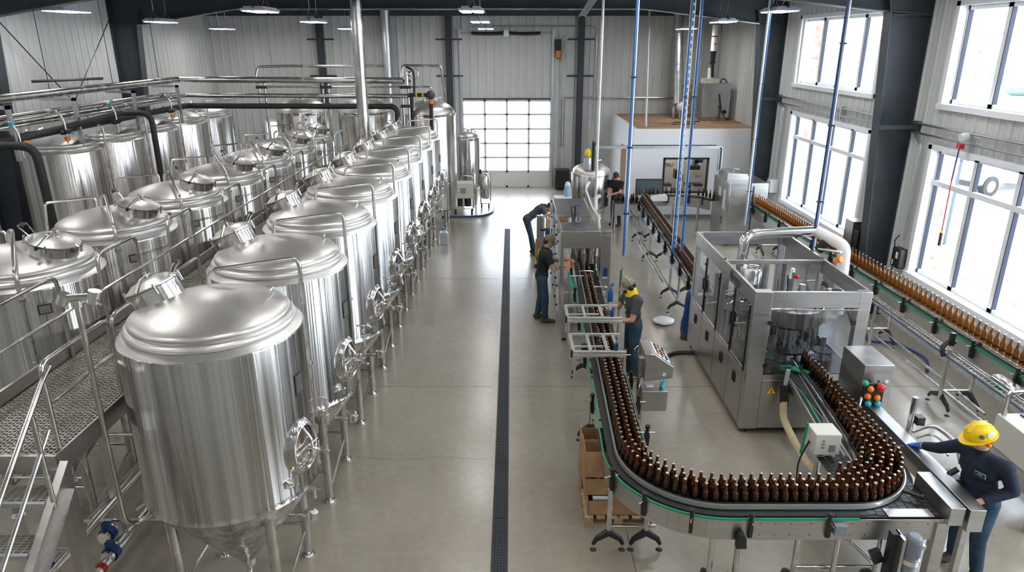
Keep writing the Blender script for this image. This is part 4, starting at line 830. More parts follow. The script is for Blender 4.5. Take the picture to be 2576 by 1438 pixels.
for p in (W_-.008,): g=MB('guard_glass'); g.box(p,p+.006,.14,D_-.1,.98,1.95); ob('guard_door',g,t)
g=MB('sheet_steel'); g.box(.24,1.05,-.004,.02,.1,.86); g.m('black_plastic').box(.62,.65,-.03,0,.45,.62); ob('base_panel',g,t)
g=MB('yellow_plastic'); g.prism([(.33,.66),(.45,.66),(.39,.76)],-.009,-.005,'y'); g.m('black_plastic').prism([(.38,.67),(.4,.67),(.393,.73),(.387,.73)],-.011,-.009,'y'); ob('warning_sign',g,t,label='yellow triangle warning sign')
for x in (.05,W_-.08):
    for y in (.1,D_-.15): g=MB('black_plastic'); g.cyl((x+.03,y,0),(x+.03,y,.03),.06,.04,n=16); g.m('polished_steel').cyl((x+.03,y,.03),(x+.03,y,.1),.018); ob('foot',g,t)
# lettering
fc=bpy.data.curves.new('lettering','FONT'); fc.body='Kregs'; fc.size=.2; fc.extrude=.002; fc.materials.append(MATS['sticker_dark']); fo=bpy.data.objects.new('lettering',fc); link(fo,t); fo.location=(-.008,1.15,2.02); fo.rotation_euler=(R(90),0,R(-90)); bpy.context.view_layer.update(); me_=bpy.data.meshes.new_from_object(fo.evaluated_get(bpy.context.evaluated_depsgraph_get())); lo=bpy.data.objects.new('lettering',me_); link(lo,t); lo.location=fo.location; lo.rotation_euler=fo.rotation_euler; bpy.data.objects.remove(fo); lo.name='lettering'
# inner works
g=MB('tank_steel'); g.lathe([(.0,2.02),(.16,2.03),(.175,2.0),(.175,1.55),(.1,1.5)],32,(.48,1.62,.02)); ob('buffer_tank',g,t)
g=MB('sheet_steel')
for (x,y,z,r_) in ((.8,1.95,2.05,.09),(1.15,1.2,1.9,.05),(.95,2.6,1.7,.07),(.3,2.7,1.6,.05),(1.3,2.3,1.9,.05)): g.cyl((x,y,.15),(x,y,z),r_,n=16)
ob('column',g,t)
g=MB('tank_steel'); c_=(.8,.72,0); g.lathe([(.2,1.52),(.42,1.5),(.47,1.55),(.48,1.78),(.465,1.8),(.45,1.78),(.44,1.6),(0,1.57)],40,c_); ob('filler_bowl',g,t)
g=MB('polished_steel')
for k in range(22): a=2*PI*k/22; x,y=c_[0]+.42*math.cos(a),c_[1]+.42*math.sin(a); g.cyl((x,y,1.22),(x,y,1.52),.014,n=8); g.cyl((x,y,1.3),(x,y,1.36),.026,n=8)
ob('filling_valve',g,t)
g=MB('sheet_steel'); g.cyl((c_[0],c_[1],.15),(c_[0],c_[1],1.5),.14,n=20); g.cyl((c_[0],c_[1],.93),(c_[0],c_[1],.96),.47,n=36); g.m('dark_metal').cyl((c_[0],c_[1],.9),(c_[0],c_[1],.93),.5,n=36); g.m('black_plastic').cyl((c_[0],c_[1],1.08),(c_[0],c_[1],1.11),.36,n=18); ob('turntable',g,t)
for (x,y,r_) in ((.42,.26,.16),(1.25,.45,.15),(1.1,1.75,.28),(.5,2.3,.3)):
    g=MB('black_plastic'); n=12; pl=[]
    for k in range(n*4): a=2*PI*k/(n*4); rr=r_*(1-(.16 if k%4==0 else 0)); pl.append((x+rr*math.cos(a),y+rr*math.sin(a)))
    g.prism(pl,1.0,1.02); g.prism(pl,1.12,1.14); g.m('tube_steel').cyl((x,y,.95),(x,y,1.35),.035); g.m('dark_metal').cyl((x,y,.6),(x,y,1.0),.07); ob('star_wheel',g,t)
g=MB('green_plastic'); g.prism([(.62,.02),(.8,-.14),(.86,-.1),(.72,.1)],1.02,1.05); g.box(.5,.66,.05,.1,1.0,1.06); ob('guide_plate',g,t,label='green guide plate')
random.seed(4); g=MB('polished_steel')
for k in range(34): x,y=random.uniform(.12,1.45),random.uniform(.9,3.0); z=random.uniform(.95,1.25); g.cyl((x,y,z-.3),(x,y,z+random.uniform(.1,.4)),random.uniform(.01,.025),n=8)
for k in range(16): x,y=random.uniform(.15,1.2),random.uniform(.9,2.9); z=random.uniform(1.0,1.4); g.tube([(x,y,z),(x+random.uniform(-.3,.3),y+random.uniform(-.3,.3),z+random.uniform(-.1,.1))],.012,6)
g.m('black_plastic')
for k in range(18): x,y=random.uniform(.15,1.4),random.uniform(.9,3.0); g.box(x,x+.07,y,y+.07,1.0,1.08)
ob('mechanism',g,t)
g=MB('rubber'); g.tube([(1.0,.35,1.45),(1.0,.35,2.08),(1.35,.4,2.1),(1.45,.15,1.7)],.02,8,.08); g.tube([(1.05,1.4,1.5),(1.0,1.45,2.0),(1.15,1.6,1.8),(1.15,1.9,1.4)],.018,8,.15); ob('black_hose',g,t)
g=MB('tube_steel'); g.cyl((.78,.75,1.75),(.78,.75,2.25),.035); g.m('red_plastic').sph((.84,.73,2.18),.035,10); g.m('white_plastic').cyl((.76,.75,2.15),(.78,.75,2.3),.03); ob('gauge_post',g,t); g=MB('ivory_hose'); g.cyl((1.18,.38,1.6),(1.18,.38,2.12),.03); ob('brush_handle',g,t)
# front box, hose and panel
t=T('operator_box','cream control box with blue collar on a post beside the filler outlet','control box',(3.52,6.87,0)); g=MB('cream_plastic'); g.box(-.14,.15,-.12,.14,1.04,1.3); ob('housing',g,t,bev=.008); g=MB('grey_plastic'); g.box(.03,.09,-.13,-.12,1.09,1.17); 
for z in (1.13,1.17,1.21): g.box(-.06,-.03,-.127,-.12,z,z+.02)
ob('button',g,t); g=MB('tube_steel'); g.cyl((-.02,0,.3),(-.02,0,1.02),.035); ob('post',g,t); g=MB('blue_plastic'); g.cyl((-.02,0,.99),(-.02,0,1.04),.06); ob('collar',g,t)
g=MB('black_plastic'); g.tube([(-.15,0,1.15),(-.25,-.02,.9),(-.22,0,.5),(-.05,0,.35)],.01,6,.1); g.m('green_plastic').tube([(-.17,.05,1.35),(-.2,.06,.95)],.014,6); ob('cable',g,t)
t=T('vacuum_hose','yellowish corrugated hose with black cuff from the filler to the cream box','hose',(3.84,8.75,0)); g=MB('ivory_hose'); pts=[(0.0,.0,.66),(0,-.03,.4),(.05,-.4,.22),(-.05,-1.1,.3),(-.25,-1.6,.62)]
P=[Vector(p) for p in pts]; g.tube(pts,.05,12,.3)
ob('hose',g,t); g=MB('black_plastic'); g.cyl((0,0,.6),(.0,.02,.88),.05,.08,n=16); ob('cuff',g,t); g=MB('clear_plastic'); g.cyl((.0,.02,.88),(.02,.04,1.1),.03); ob('sleeve',g,t)
t=T('motor_cylinder','pale grey upright drive unit inside the conveyor loop','motor',(3.72,6.15+.15,0)); g=MB('grey_plastic'); g.m('white_plastic').cyl((0,.08,.72),(0,.08,.98),.065,n=20); g.cyl((-.06,.02,.95),(.0,.06,.98),.04); g.m('tube_steel').cyl((0,.08,.2),(0,.08,.72),.03); g.m('sheet_steel').box(-.35,-.05,.1,.4,.62,.66); g.box(-.2,-.16,-.3,.6,.66,.7); ob('housing',g,t)
t=T('stack_light','red, amber and blue push-button beacons on a bent post','signal light',(4.32,7.7,-.24)); g=MB('sheet_steel'); g.tube([(-.08,-.25,1.05),(-.05,-.1,1.35),(.02,0,1.5)],.013,8,.05); ob('post',g,t)
for dx,dz,m_ in ((.1,.12,'orange_plastic'),(.08,.02,'orange_plastic'),(.2,.0,'orange_plastic'),(.1,-.08,'teal_plastic'),(.22,-.08,'teal_plastic'),(.22,.14,'red_plastic'),(.02,.2,'green_plastic')):
    g=MB(m_); g.sph((dx,-.02,1.5+dz),.042 if m_!='red_plastic' else .055,10); ob('beacon',g,t)
g=MB('black_plastic'); g.box(.03,.28,0,.04,1.38,1.68); ob('back_plate',g,t)
t=T('steel_cabinet','plain stainless electrical cabinet standing behind the conveyor right of the filler','cabinet',(4.6,8.15,0)); g=MB('sheet_steel'); g.box(-.2,.17,-.3,.3,.75,1.62); ob('housing',g,t,bev=.006); g=MB('sheet_steel'); g.box(-.18,-.12,-.2,.2,0,.75); g.box(.1,.16,-.2,.2,0,.75); ob('leg',g,t); g=MB('white_plastic'); g.cyl((.1,-.31,1.4),(.1,-.3,1.4),.022); g.m('dark_metal').cyl((.0,-.31,1.4),(.0,-.3,1.4),.015); ob('lock',g,t)
t=T('steel_post','short shiny upright post with curved tube right of the filler outlet','post',(4.72,7.25,0)); g=MB('polished_steel'); g.cyl((0,0,0),(0,0,1.5),.035,n=16); ob('post',g,t); g=MB('tube_steel'); g.tube([(-.02,-.1,1.1),(.2,-.1,1.2),(.3,-.4,1.15),(.15,-.75,1.1)],.022,8,.12); g.tube([(-.02,-.2,1.08),(.15,-.2,1.14),(.2,-.4,1.12),(.1,-.6,1.1)],.014,8,.1); g.m('black_plastic').box(.05,.14,-.05,.05,1.15,1.25); ob('bent_tube',g,t)
# overhead insulated duct across filler
t=T('duct_pipe','shiny foil-covered pipe arching over the filler top','duct',(0,0,0)); g=MB('galvanised'); g.m('polished_steel').tube([(3.72,10.75,1.6),(3.72,10.75,2.5),(4.0,10.85,2.52),(4.98,11.05,2.5)],.085,16,.25); ob('pipe',g,t); g=MB('white_plastic'); g.tube([(4.98,11.05,2.5),(5.22,10.5,2.4),(5.24,10.45,1.3)],.095,16,.12); ob('bag_filter',g,t); g=MB('orange_plastic'); g.cyl((5.05,10.4,2.2),(5.1,10.3,2.25),.05); g.m('tube_steel').tube([(4.9,10.7,2.3),(5.1,10.35,2.35)],.02); g.m('black_plastic').cyl((4.95,10.8,2.25),(5.02,10.75,2.38),.08); ob('connector',g,t)
# blue gas cylinder etc
t=T('gas_cylinder','blue upright cylinder with black base beside the filler left wall','cylinder',(3.36,12.4,0)); g=MB('blue_plastic'); g.lathe([(.09,.12),(.115,.16),(.115,.35),(.09,.45),(.07,.55),(.07,.8),(.05,.95),(0,1.0)],20); ob('body',g,t); g=MB('sticker_dark'); g.cyl((0,0,0),(0,0,.14),.1,n=16); ob('base',g,t)
run('floor_hose','black hose lying on the floor from the worker in grey to the filler',[(2.1,11.2,.03),(2.6,11.35,.03),(3.0,11.7,.03),(3.35,11.65,.05)],.035,'rubber',.3,'hose')
t=T('plastic_sack','crumpled whitish sack on the floor under the infeed conveyor','bag',(3.1,13.2,0)); g=MB('white_plastic'); random.seed(2); g.sph((0,0,.06),(.22,.2,.07),14); o=ob('sack',g,t)
for v in o.data.vertices: v.co+=Vector((random.uniform(-.012,.012),random.uniform(-.012,.012),random.uniform(-.01,.01)))
# ================================================================= CONTROL PEDESTAL
t=T('control_console','stainless sloped button console on a post beside the left conveyor run','control panel',(1.78,8.62,0))
g=MB('sheet_steel'); g.prism([(-.02,1.54),(.1,1.54),(.36,1.36),(.36,1.2),(-.02,1.14)],-.28,.22,'y'); ob('desk',g,t,bev=.006)
g=MB('white_plastic'); sl=Vector((.26,0,-.18)).normalized(); 
q=Matrix(((sl.x,0,-sl.z,.115),(0,1,0,0),(sl.z,0,sl.x,1.535),(0,0,0,1))); g.M=q; g.box(.0,.25,-.24,.18,.0,.004); ob('button_plate',g,t)
cols=['orange_plastic','red_plastic','green_plastic','black_plastic','blue_plastic','black_plastic']
for i in range(3):
    for j in range(7):
        g=MB(cols[(i*2+j)%6]); g.M=q; g.cyl((.05+i*.07,-.2+j*.058,0),(.05+i*.07,-.2+j*.058,.025),.015,n=10); ob('push_button',g,t)
g=MB('sheet_steel'); g.box(-.06,.02,-.1,.0,0,1.4); ob('post',g,t,bev=.004); g=MB('sheet_steel'); g.box(-.03,.31,-.28,.18,.7,1.0); ob('lower_box',g,t,bev=.006)
g=MB('teal_plastic'); g.cyl((.24,-.285,1.25),(.24,-.28,1.25),.03,n=16); g.m('white_plastic').cyl((.24,-.288,1.25),(.24,-.285,1.25),.022,n=16); g.m('orange_plastic').cyl((.24,-.291,1.25),(.24,-.288,1.25),.01,n=12); ob('badge',g,t)
g=MB('white_plastic'); g.tube([(.15,-.2,1.42),(.26,-.15,1.05)],.008,6); g.m('teal_plastic').cyl((.25,-.16,1.0),(.27,-.13,1.1),.03); g.m('white_plastic').box(.05,.14,-.15,-.1,1.0,1.015); ob('spray_nozzle',g,t); g=MB('tube_steel'); g.tube([(-.05,-.2,1.2),(-.08,-.2,.9),(-.05,-.1,.3)],.012); g.tube([(-.05,.1,1.3),(-.1,.1,1.45),(-.05,.1,1.5)],.01); ob('side_tube',g,t)
# ================================================================= LABELLER
t=T('labelling_machine','boxy stainless labelling machine with an open front arch at the end of the curved conveyor','machine',(.95,12.95,0)); W2,D2=.97,3.1
g=MB('sheet_steel'); g.box(0,W2-.2,0,.06,1.66,2.0); g.box(W2-.2,W2,0,.25,.72,1.925); g.box(0,.06,0,.2,.72,1.68); g.box(0,.06,D2-.1,D2,.72,2.0); g.box(W2-.06,W2,D2-.1,D2,.72,1.925); ob('frame',g,t,bev=.005)
g=MB('sheet_steel'); g.box(.021,W2-.241,.061,.72,1.97,1.999); g.box(.021,W2-.25,1.35,D2,1.95,1.98); g.box(W2-.24,W2+.001,0.061,D2,1.93,2.001); g.box(W2-.199,W2,-.001,.06,1.926,2.0); g.box(-.003,.02,.061,D2,1.93,2.0); ob('top_panel',g,t,bev=.004)
g=MB('sheet_steel'); g.box(.0,.12,-.7,D2,.08,.72); g.box(.55,W2,-.05,D2,.08,.72); g.box(.01,.11,-.71,-.6,.1,1.0); ob('base_body',g,t,bev=.004)
g=MB('guard_glass'); g.box(-.05,-.044,.1,D2-.1,.75,1.92); ob('guard_door',g,t,label='clear side guard door'); g=MB('white_plastic'); 
for y in (.15,.95,1.9,2.9): g.box(-.06,-.02,y-.02,y+.02,.3,1.9)
ob('door_frame',g,t); g=MB('black_plastic')
for y in (.0,.5,1.2,2.0):
    for z in (.5,.9,1.4,1.8): g.sph((-.07,y,z),.025,6)
ob('door_knob',g,t)
g=MB('black_plastic'); random.seed(8)
for k in range(14): x,y=random.uniform(.55,.8),random.uniform(.15,1.6); g.cyl((x,y,.95),(x,y,random.uniform(1.15,1.6)),random.uniform(.025,.06),n=12)
g.m('polished_steel')
for k in range(16): x,y=random.uniform(.5,.85),random.uniform(.1,1.8); g.cyl((x,y,.9),(x,y,random.uniform(1.2,1.9)),random.uniform(.01,.04),n=10)
for x in (.3,.42,.55): g.cyl((x,1.0,1.0),(x,1.0,1.93),.02)
ob('labelling_unit',g,t)
g=MB('alu'); g.tube([(W2-.1,1.2,2.04),(W2-.18,.6,2.03),(W2-.22,.1,2.02)],.02,8); g.tube([(W2-.2,2.4,2.5),(W2-.3,2.2,2.4),(W2-.2,1.6,2.1),(W2-.12,.9,2.04)],.022,8,.1); g.m('white_plastic').tube([(W2-.1,1.9,2.0),(W2-.1,1.9,2.25),(W2-.0,1.9,2.3)],.04,10,.08); ob('cable_duct',g,t); g=MB('black_plastic'); g.tube([(.3,.8,2.0),(.25,.85,2.3),(.35,1.0,2.25),(.33,1.0,2.0)],.02,8,.08); g.m('blue_plastic').tube([(.4,.8,2.0),(.42,.9,2.3),(.36,1.05,2.3),(.33,1.1,1.9)],.014,8,.08); ob('loop_hose',g,t)
g=MB('blue_plastic'); g.box(W2-.14,W2-.05,-.004,0,1.1,1.26); g.m('paper').box(W2-.15,W2-.05,-.005,0,1.05,1.065); ob('notice',g,t,label='blue notice sticker'); 
g=MB('polished_steel'); g.tube([(.15,-.15,1.15),(.6,-.15,1.15)],.012); g.tube([(.5,-.5,1.05),(.85,-.5,1.05),(.85,-.5,.75)],.014,8,.05); g.tube([(.35,-.3,1.0),(.35,-.3,1.3),(.6,-.3,1.3),(.6,-.3,1.0)],.01,8,.04); ob('guide_tube',g,t)
g=MB('green_plastic'); g.box(.2,.24,-.6,.6,.98,1.0); g.m('teal_plastic').box(.18,.2,-.3,.5,.95,1.0); ob('guide_strip',g,t)
for x in (.05,W2-.05): g=MB('black_plastic'); g.cyl((x,-.6 if x<.5 else 0,0),(x,-.6 if x<.5 else 0,.1),.04); g.cyl((x,D2-.1,0),(x,D2-.1,.1),.04); ob('foot',g,t)
# aluminium profile frames over conveyor
for k,(xa,xb,ya_,yb_,z) in enumerate(((.87,1.72,10.08,10.62,1.36),(.86,1.6,8.88,9.5,1.33))):
    t=T('profile_frame','white aluminium profile frame over the bottle stream, %s'%('farther one by the worker in grey' if k==0 else 'nearer one by the console'),'frame',(xa,ya_,0)); g=MB('alu'); w_,d_=xb-xa,yb_-ya_
    for (a,b_,c,d) in ((0,w_,-.025,.025),(0,w_,d_-.02,d_+.02),(-.02,.02,0,d_),(w_*.62,w_*.62+.045,0,d_),(w_*.3,w_*.3+.04,0,d_),(w_*.82,w_*.82+.03,0,d_)): g.box(a,b_,c,d,z-.02,z+.02)
    g.box(0,w_,-.03,.03,z-.07,z-.03); g.box(0,w_*.6,d_*.3,d_*.3+.02,z-.02,z+.01); ob('frame',g,t,bev=.003)
    g=MB('alu'); 
    for x in (.02,w_-.02):
        for y_ in (0,d_): g=MB('alu'); g.box(x-.018,x+.018,y_-.018,y_+.018,.9 if x<.3 else 0,z-.02); ob('leg',g,t)
    g=MB('black_plastic'); g.box(-.04,-.015,-.03,.03,z-.07,z+.03); g.cyl((w_*.25,d_*.5,z-.12),(w_*.25,d_*.5,z-.02),.05,n=14); g.m('blue_plastic').box(w_*.78,w_*.84,.0,.06,z-.02,z+.12); g.m('orange_plastic').sph((w_*.95,.1,z-.05),.03,8); ob('sensor',g,t)
# spray bottle stand by worker 2
t=T('spray_stand','thin stand with blue spray bottle and green tube left of the worker in grey','stand',(1.93,11.75,0)); g=MB('tube_steel'); g.cyl((0,0,0),(0,0,1.6),.015); g.tube([(0,0,1.2),(-.3,0,1.2)],.012); g.cyl((0,0,0),(0,0,.02),.15); ob('post',g,t); g=MB('blue_bright'); g.lathe([(.045,1.02),(.05,1.04),(.05,1.2),(.02,1.26),(.015,1.32)],14,(-.16,0,0)); g.sph((-.13,0,1.34),.03,8); ob('spray_bottle',g,t); g=MB('green_plastic'); g.tube([(.02,0,1.65),(.02,0,1.35)],.009); ob('tube',g,t)
# ================================================================= cardboard pile
t=T('wooden_pallet','light wooden pallet under the cardboard cartons by the conveyor leg','pallet',(.86,6.85,0)); 
for y in (.0,.35,.7): g=MB('pallet_wood'); g.box(0,.8,y,y+.1,.0,.02); g.box(0,.1,y,y+.1,.02,.1); g.box(.35,.45,y,y+.1,.02,.1); g.box(.7,.8,y,y+.1,.02,.1); ob('bearer',g,t)
for k in range(6): g=MB('pallet_wood'); g.box(k*.14,k*.14+.1,0,.8,.1,.12); ob('slat',g,t)
def carton(x,y,z,w_,d_,h_,lab,fill=None,rz=0,flaps=True):
    t=T('cardboard_carton',lab,'box',(x,y,z),rz); g=MB('cardboard'); th=.005
    g.box(0,w_,0,th,0,h_); g.box(0,w_,d_-th,d_,0,h_); g.box(0,th,0,d_,0,h_); g.box(w_-th,w_,0,d_,0,h_); g.box(0,w_,0,d_,0,th); ob('body',g,t)
    g=MB('cardboard_inner'); g.box(th,w_-th,th,d_-th,th,th*2); ob('inside',g,t)
    if flaps:
        g=MB('cardboard'); g.box(-.0,w_,-.004,.0,h_-.0,h_+.09); g.box(-.004,0,0,d_,h_,h_+.1); ob('flap',g,t)
    if fill=='paper':
        g=MB('paper'); g.box(.03,.18,.05,.12,.1,h_-.03); g.m('sticker_dark').cyl((.1,.1,h_-.03),(.1,.1,h_-.028),.05); ob('leaflet',g,t)
    if fill=='bundle':
        g=MB('sticker_dark'); g.box(.05,.28,.04,d_-.04,.02,h_-.02); g.m('paper').box(.06,.25,.05,.1,h_-.02,h_); g.m('teal_plastic').box(.15,.3,.04,.1,h_-.03,h_-.015); ob('bundle',g,t)
    return t
carton(.9,6.9,.12,.66,.5,.2,'open cardboard tray at the bottom of the pile holding a red bundle','bundle',0,False)
carton(.87,7.0,.33,.34,.4,.22,'cardboard carton in the middle of the pile with a cut hand hole','paper',R(1),False)
carton(.87,7.42,.12,.34,.42,.62,'tall cardboard carton behind the others in the pile',None,0,True)
carton(.86,7.02,.56,.33,.38,.26,'open cardboard carton topmost in the pile with printed leaflets inside','paper',R(-1),True)
# ================================================================= far machines
t=T('rinser_cabinet','tall stainless cabinet machine with hatch on top at the far end of the window conveyor','machine',(5.95,18.95,0)); g=MB('sheet_steel'); g.box(0,1.1,0,1.4,.1,1.78); g.m('polished_steel').box(.02,.05,-.008,0,.1,1.75); ob('body',g,t,bev=.01); g=MB('sheet_steel'); g.prism([(.1,1.78),(.1,1.98),(.65,1.95),(.75,1.78)],.5,1.35,'y'); g.tube([(.35,.8,1.97),(.35,.8,2.06),(.5,.8,2.02)],.012); ob('hatch',g,t,bev=.006)
g=MB('paper'); g.box(-.006,0,.15,.4,1.0,1.55); g.box(-.006,0,.6,.85,1.3,1.55); ob('notice',g,t,label='white notice sheet'); g=MB('dark_metal'); g.tube([(-.02,.3,.6),(-.05,.3,.7),(-.02,.3,.8)],.012); g.box(.68,.72,-.01,0,.1,1.7); ob('handle',g,t)
for x in (.1,1.0): g=MB('black_plastic'); g.cyl((x,.1,0),(x,.1,.1),.05); g.cyl((x,1.3,0),(x,1.3,.1),.05); ob('foot',g,t)
o=kettle(.62,1.58,'squat stainless mixing tank behind the labelling machine',2.48,21.7,'mixing_tank')
t=T('agitator_head','yellow guarded filter housing on the mast above the squat mixing tank','machine',(2.3,21.2,1.72)); g=MB('yellow_plastic'); g.sph((0,0,.55),(.1,.08,.15),14); ob('cover',g,t); g=MB('clear_plastic'); g.cyl((0,0,.05),(0,0,.42),.12,n=18); ob('bowl',g,t); g=MB('black_plastic'); g.cyl((.16,0,0),(.16,0,.9),.05); g.tube([(.16,0,.8),(.2,-.4,1.0),(.1,-1.0,.93)],.02,8,.2); ob('mast',g,t)
t=T('cable_tray','grey cable tray bridging in front of the office wall then dropping to the cabinet machine','tray',(0,20.0,0)); g=MB('galvanised'); g.box(2.4,5.95,-.06,.06,2.58,2.66); g.box(5.9,6.0,-.06,.06,1.95,2.62); ob('tray',g,t); g=MB('rubber'); g.box(3.4,5.8,-.04,.03,2.66,2.68); g.box(5.93,5.97,-.08,-.06,2.0,2.6); ob('cable',g,t)
t=T('side_table','white topped stand with brown side panel left of the mixing tank','table',(1.5,20.4,0)); g=MB('white_paint'); g.box(-.25,.25,-.25,.25,1.05,1.1); g.box(-.25,-.21,-.25,-.21,0,1.05); g.box(.21,.25,-.25,-.21,0,1.05); ob('frame',g,t); g=MB('cardboard_inner'); g.box(-.2,.2,.18,.2,.2,1.0); ob('panel',g,t)
t=T('white_cloth','pale blue and white cloth draped on the stand beside the mixing tank','cloth',(1.66,20.5,1.1)); g=MB('panel_blue'); g.sph((0,0,.14),(.12,.15,.2),12); g.m('white_plastic').sph((0,.05,.3),(.09,.1,.14),10); ob('cloth',g,t)
t=T('wall_bin','black bin unit against the back wall right of the overhead door','bin',(1.95,27.1,0)); g=MB('black_plastic'); g.box(-.27,.27,-.2,.3,.05,.72); ob('body',g,t,bev=.02); g=MB('black_plastic'); g.box(-.28,.28,-.21,.31,.72,.77); ob('lid',g,t)
t=T('box_stack','stacked wooden crates and a beige carton behind the bending worker','box',(1.2,20.0,0)); 
for z in (0,.25): g=MB('pallet_wood'); g.box(-.2,.2,-.2,.2,z,z+.22); ob('crate',g,t)
g=MB('beige_box'); g.box(-.18,.18,-.18,.18,.5,.85); ob('carton',g,t)
# post panel beside bending worker
t=T('guard_panel','grey slanted post panel with orange strip in front of the bending worker','panel',(.72,17.0,0)); g=MB('grey_plastic'); g.m('sheet_steel').box(-.1,.1,-.06,.06,.1,1.35); ob('post',g,t,bev=.01); g=MB('orange_plastic'); g.box(-.13,-.095,-.07,0,.25,.75); g.m('yellow_plastic').box(-.13,-.095,-.07,0,.08,.25); ob('strip',g,t,label='orange and yellow strip'); g=MB('dark_metal'); g.box(-.15,.2,-.12,.12,0,.1); ob('base',g,t)
g=MB('black_plastic'); g.tube([(-.1,-.1,.25),(.2,-.15,.5),(.28,-.15,.5)],.04,8,.1); ob('strap',g,t)
t=T('label_feeder','tangle of rollers and posts on the left flank of the labelling machine','machine',(1.0,17.2,0)); g=MB('tube_steel'); g.cyl((0,0,0),(0,0,1.7),.03); g.cyl((.0,-1.2,0),(0,-1.2,1.5),.05); g.cyl((-.25,-.3,1.0),(.1,-.3,1.0),.03); g.tube([(-.2,-.5,.2),(-.25,-.5,1.4),(0,-.5,1.5)],.02,8,.1); ob('stand',g,t)
g=MB('dark_metal'); g.cyl((-.2,-.9,1.1),(.05,-.9,1.1),.09); g.cyl((-.25,-1.3,.95),(.0,-1.3,.95),.12); ob('roller',g,t); g=MB('blue_plastic'); g.box(-.3,-.05,-.6,-.5,1.05,1.1); g.box(-.1,.0,-1.6,-1.5,.7,.85); ob('blue_block',g,t)
# brewing cart left of door
t=T('pump_cart','cream control cart on wheels with hose left of the aisle far end','cart',(-1.6,23.0,0)); g=MB('cream_plastic'); g.box(-.32,.3,-.25,.25,.55,1.05); ob('cabinet',g,t,bev=.01); g=MB('sheet_steel'); g.box(-.1,.08,-.262,-.25,.72,.9); ob('display',g,t)
g=MB('tube_steel'); 
for x in (-.32,.3): g.cyl((x,-.25,.12),(x,-.25,.55),.018); g.cyl((x,.25,.12),(x,.25,.55),.018)
g.tube([(-.32,-.25,.2),(.3,-.25,.2),(.3,.25,.2),(-.32,.25,.2)],.015,6,0,closed=True); g.tube([(-.1,.2,1.05),(-.1,.2,1.25),(.3,.2,1.2),(.32,.2,.6)],.018,8,.08); ob('frame',g,t)
for x in (-.28,.26): g=MB('rubber'); g.cyl((x-.03,-.2,.09),(x+.03,-.2,.09),.09,n=16); ob('wheel',g,t)
g=MB('dark_metal'); g.cyl((-.15,0,.25),(-.15,0,.5),.1); g.cyl((.12,0,.25),(.12,0,.5),.12); ob('pump',g,t)
t=T('gas_bottle','tall polished gas bottle on a wheeled stand beside the cream cart','cylinder',(-.93,24.0,0)); g=MB('polished_steel'); g.lathe([(.13,.3),(.14,.34),(.14,1.05),(.08,1.15),(.03,1.18)],20); ob('body',g,t); g=MB('tube_steel'); g.tube([(-.16,0,.1),(-.16,0,1.15),(0.05,0,1.3),(.18,0,1.1),(.18,0,.2)],.02,8,.12); g.m('black_plastic').cyl((-.16,0,1.15),(-.16,0,1.3),.04); g.m('tube_steel').tube([(-.2,-.2,.15),(.2,-.2,.15)],.015); ob('frame',g,t); g=MB('rubber'); g.cyl((-.15,-.2,.08),(-.1,-.2,.08),.08); g.cyl((.1,-.2,.08),(.15,-.2,.08),.08); ob('wheel',g,t)
run('floor_hose','dark blue hose curling on the floor in front of the cream cart',[(-2.3,22.3,.03),(-1.3,22.4,.03),(-.9,22.5,.03),(-.65,23.0,.03),(-.63,23.7,.04)],.03,'blue_plastic',.3,'hose')
t=T('copper_rig','copper pipe and valve rig standing behind the last aisle tank','pipework',(-2.05,22.4,0)); g=MB('orange_plastic'); g.M=Matrix.Diagonal((1,1,1,1)); g.tube([(0,0,.2),(0,0,1.6),(.05,0,1.75)],.025,8,.05); ob('copper_pipe',g,t); g=MB('tube_steel'); g.cyl((-.1,0,0),(-.1,0,1.9),.02); g.cyl((.02,0,1.75),(.02,0,2.05),.04); g.tube([(.1,0,1.2),(.25,-.05,.9),(.15,-.1,.5)],.02,8,.1); ob('stand',g,t); g=MB('black_plastic'); g.box(-.08,.12,-.05,.1,.3,1.1); ob('motor',g,t)
t=T('water_jug','clear plastic jug with blue cap beside the farthest aisle tank legs','jug',(-1.95,19.2,0)); g=MB('clear_plastic'); g.box(-.13,.13,-.13,.13,0,.34); g.cyl((0,0,.34),(0,0,.42),.05); ob('body',g,t,bev=.03); g=MB('blue_plastic'); g.cyl((0,0,.42),(0,0,.46),.045); ob('cap',g,t)
# machine at right picture edge
t=T('labeling_cart','cream machine box with rolled label on top at the right picture edge','machine',(6.3,7.0,0)); g=MB('cream_plastic'); g.box(-.35,.5,-.3,.55,.7,1.12); ob('housing',g,t,bev=.01); g=MB('sheet_steel'); g.prism([(-.45,.7),(.6,.7),(.5,.45),(-.35,.45)],-.35,.6,'y'); ob('tray',g,t); g=MB('tube_steel'); g.tube([(-.3,.5,1.1),(-.3,.5,1.45),(.1,.5,1.45),(.1,.5,1.1)],.03,8,.08); ob('handle',g,t); g=MB('paper'); g.box(-.2,.05,-.306,-.3,.82,1.0); g.m('blue_bright').box(-.18,-.1,-.309,-.306,.95,.99); ob('notice',g,t); g=MB('black_plastic'); g.box(-.1,.45,-.1,.5,1.12,1.14); g.m('paper').cyl((.1,.05,1.14),(.1,.05,1.2),.15,n=20); g.m('black_plastic').cyl((.1,.05,1.2),(.1,.05,1.22),.08); ob('label_roll',g,t)
for x in (-.3,.45):
    for y in (-.25,.5): g=MB('tube_steel'); g.cyl((x,y,0),(x,y,.5),.025); ob('leg',g,t)
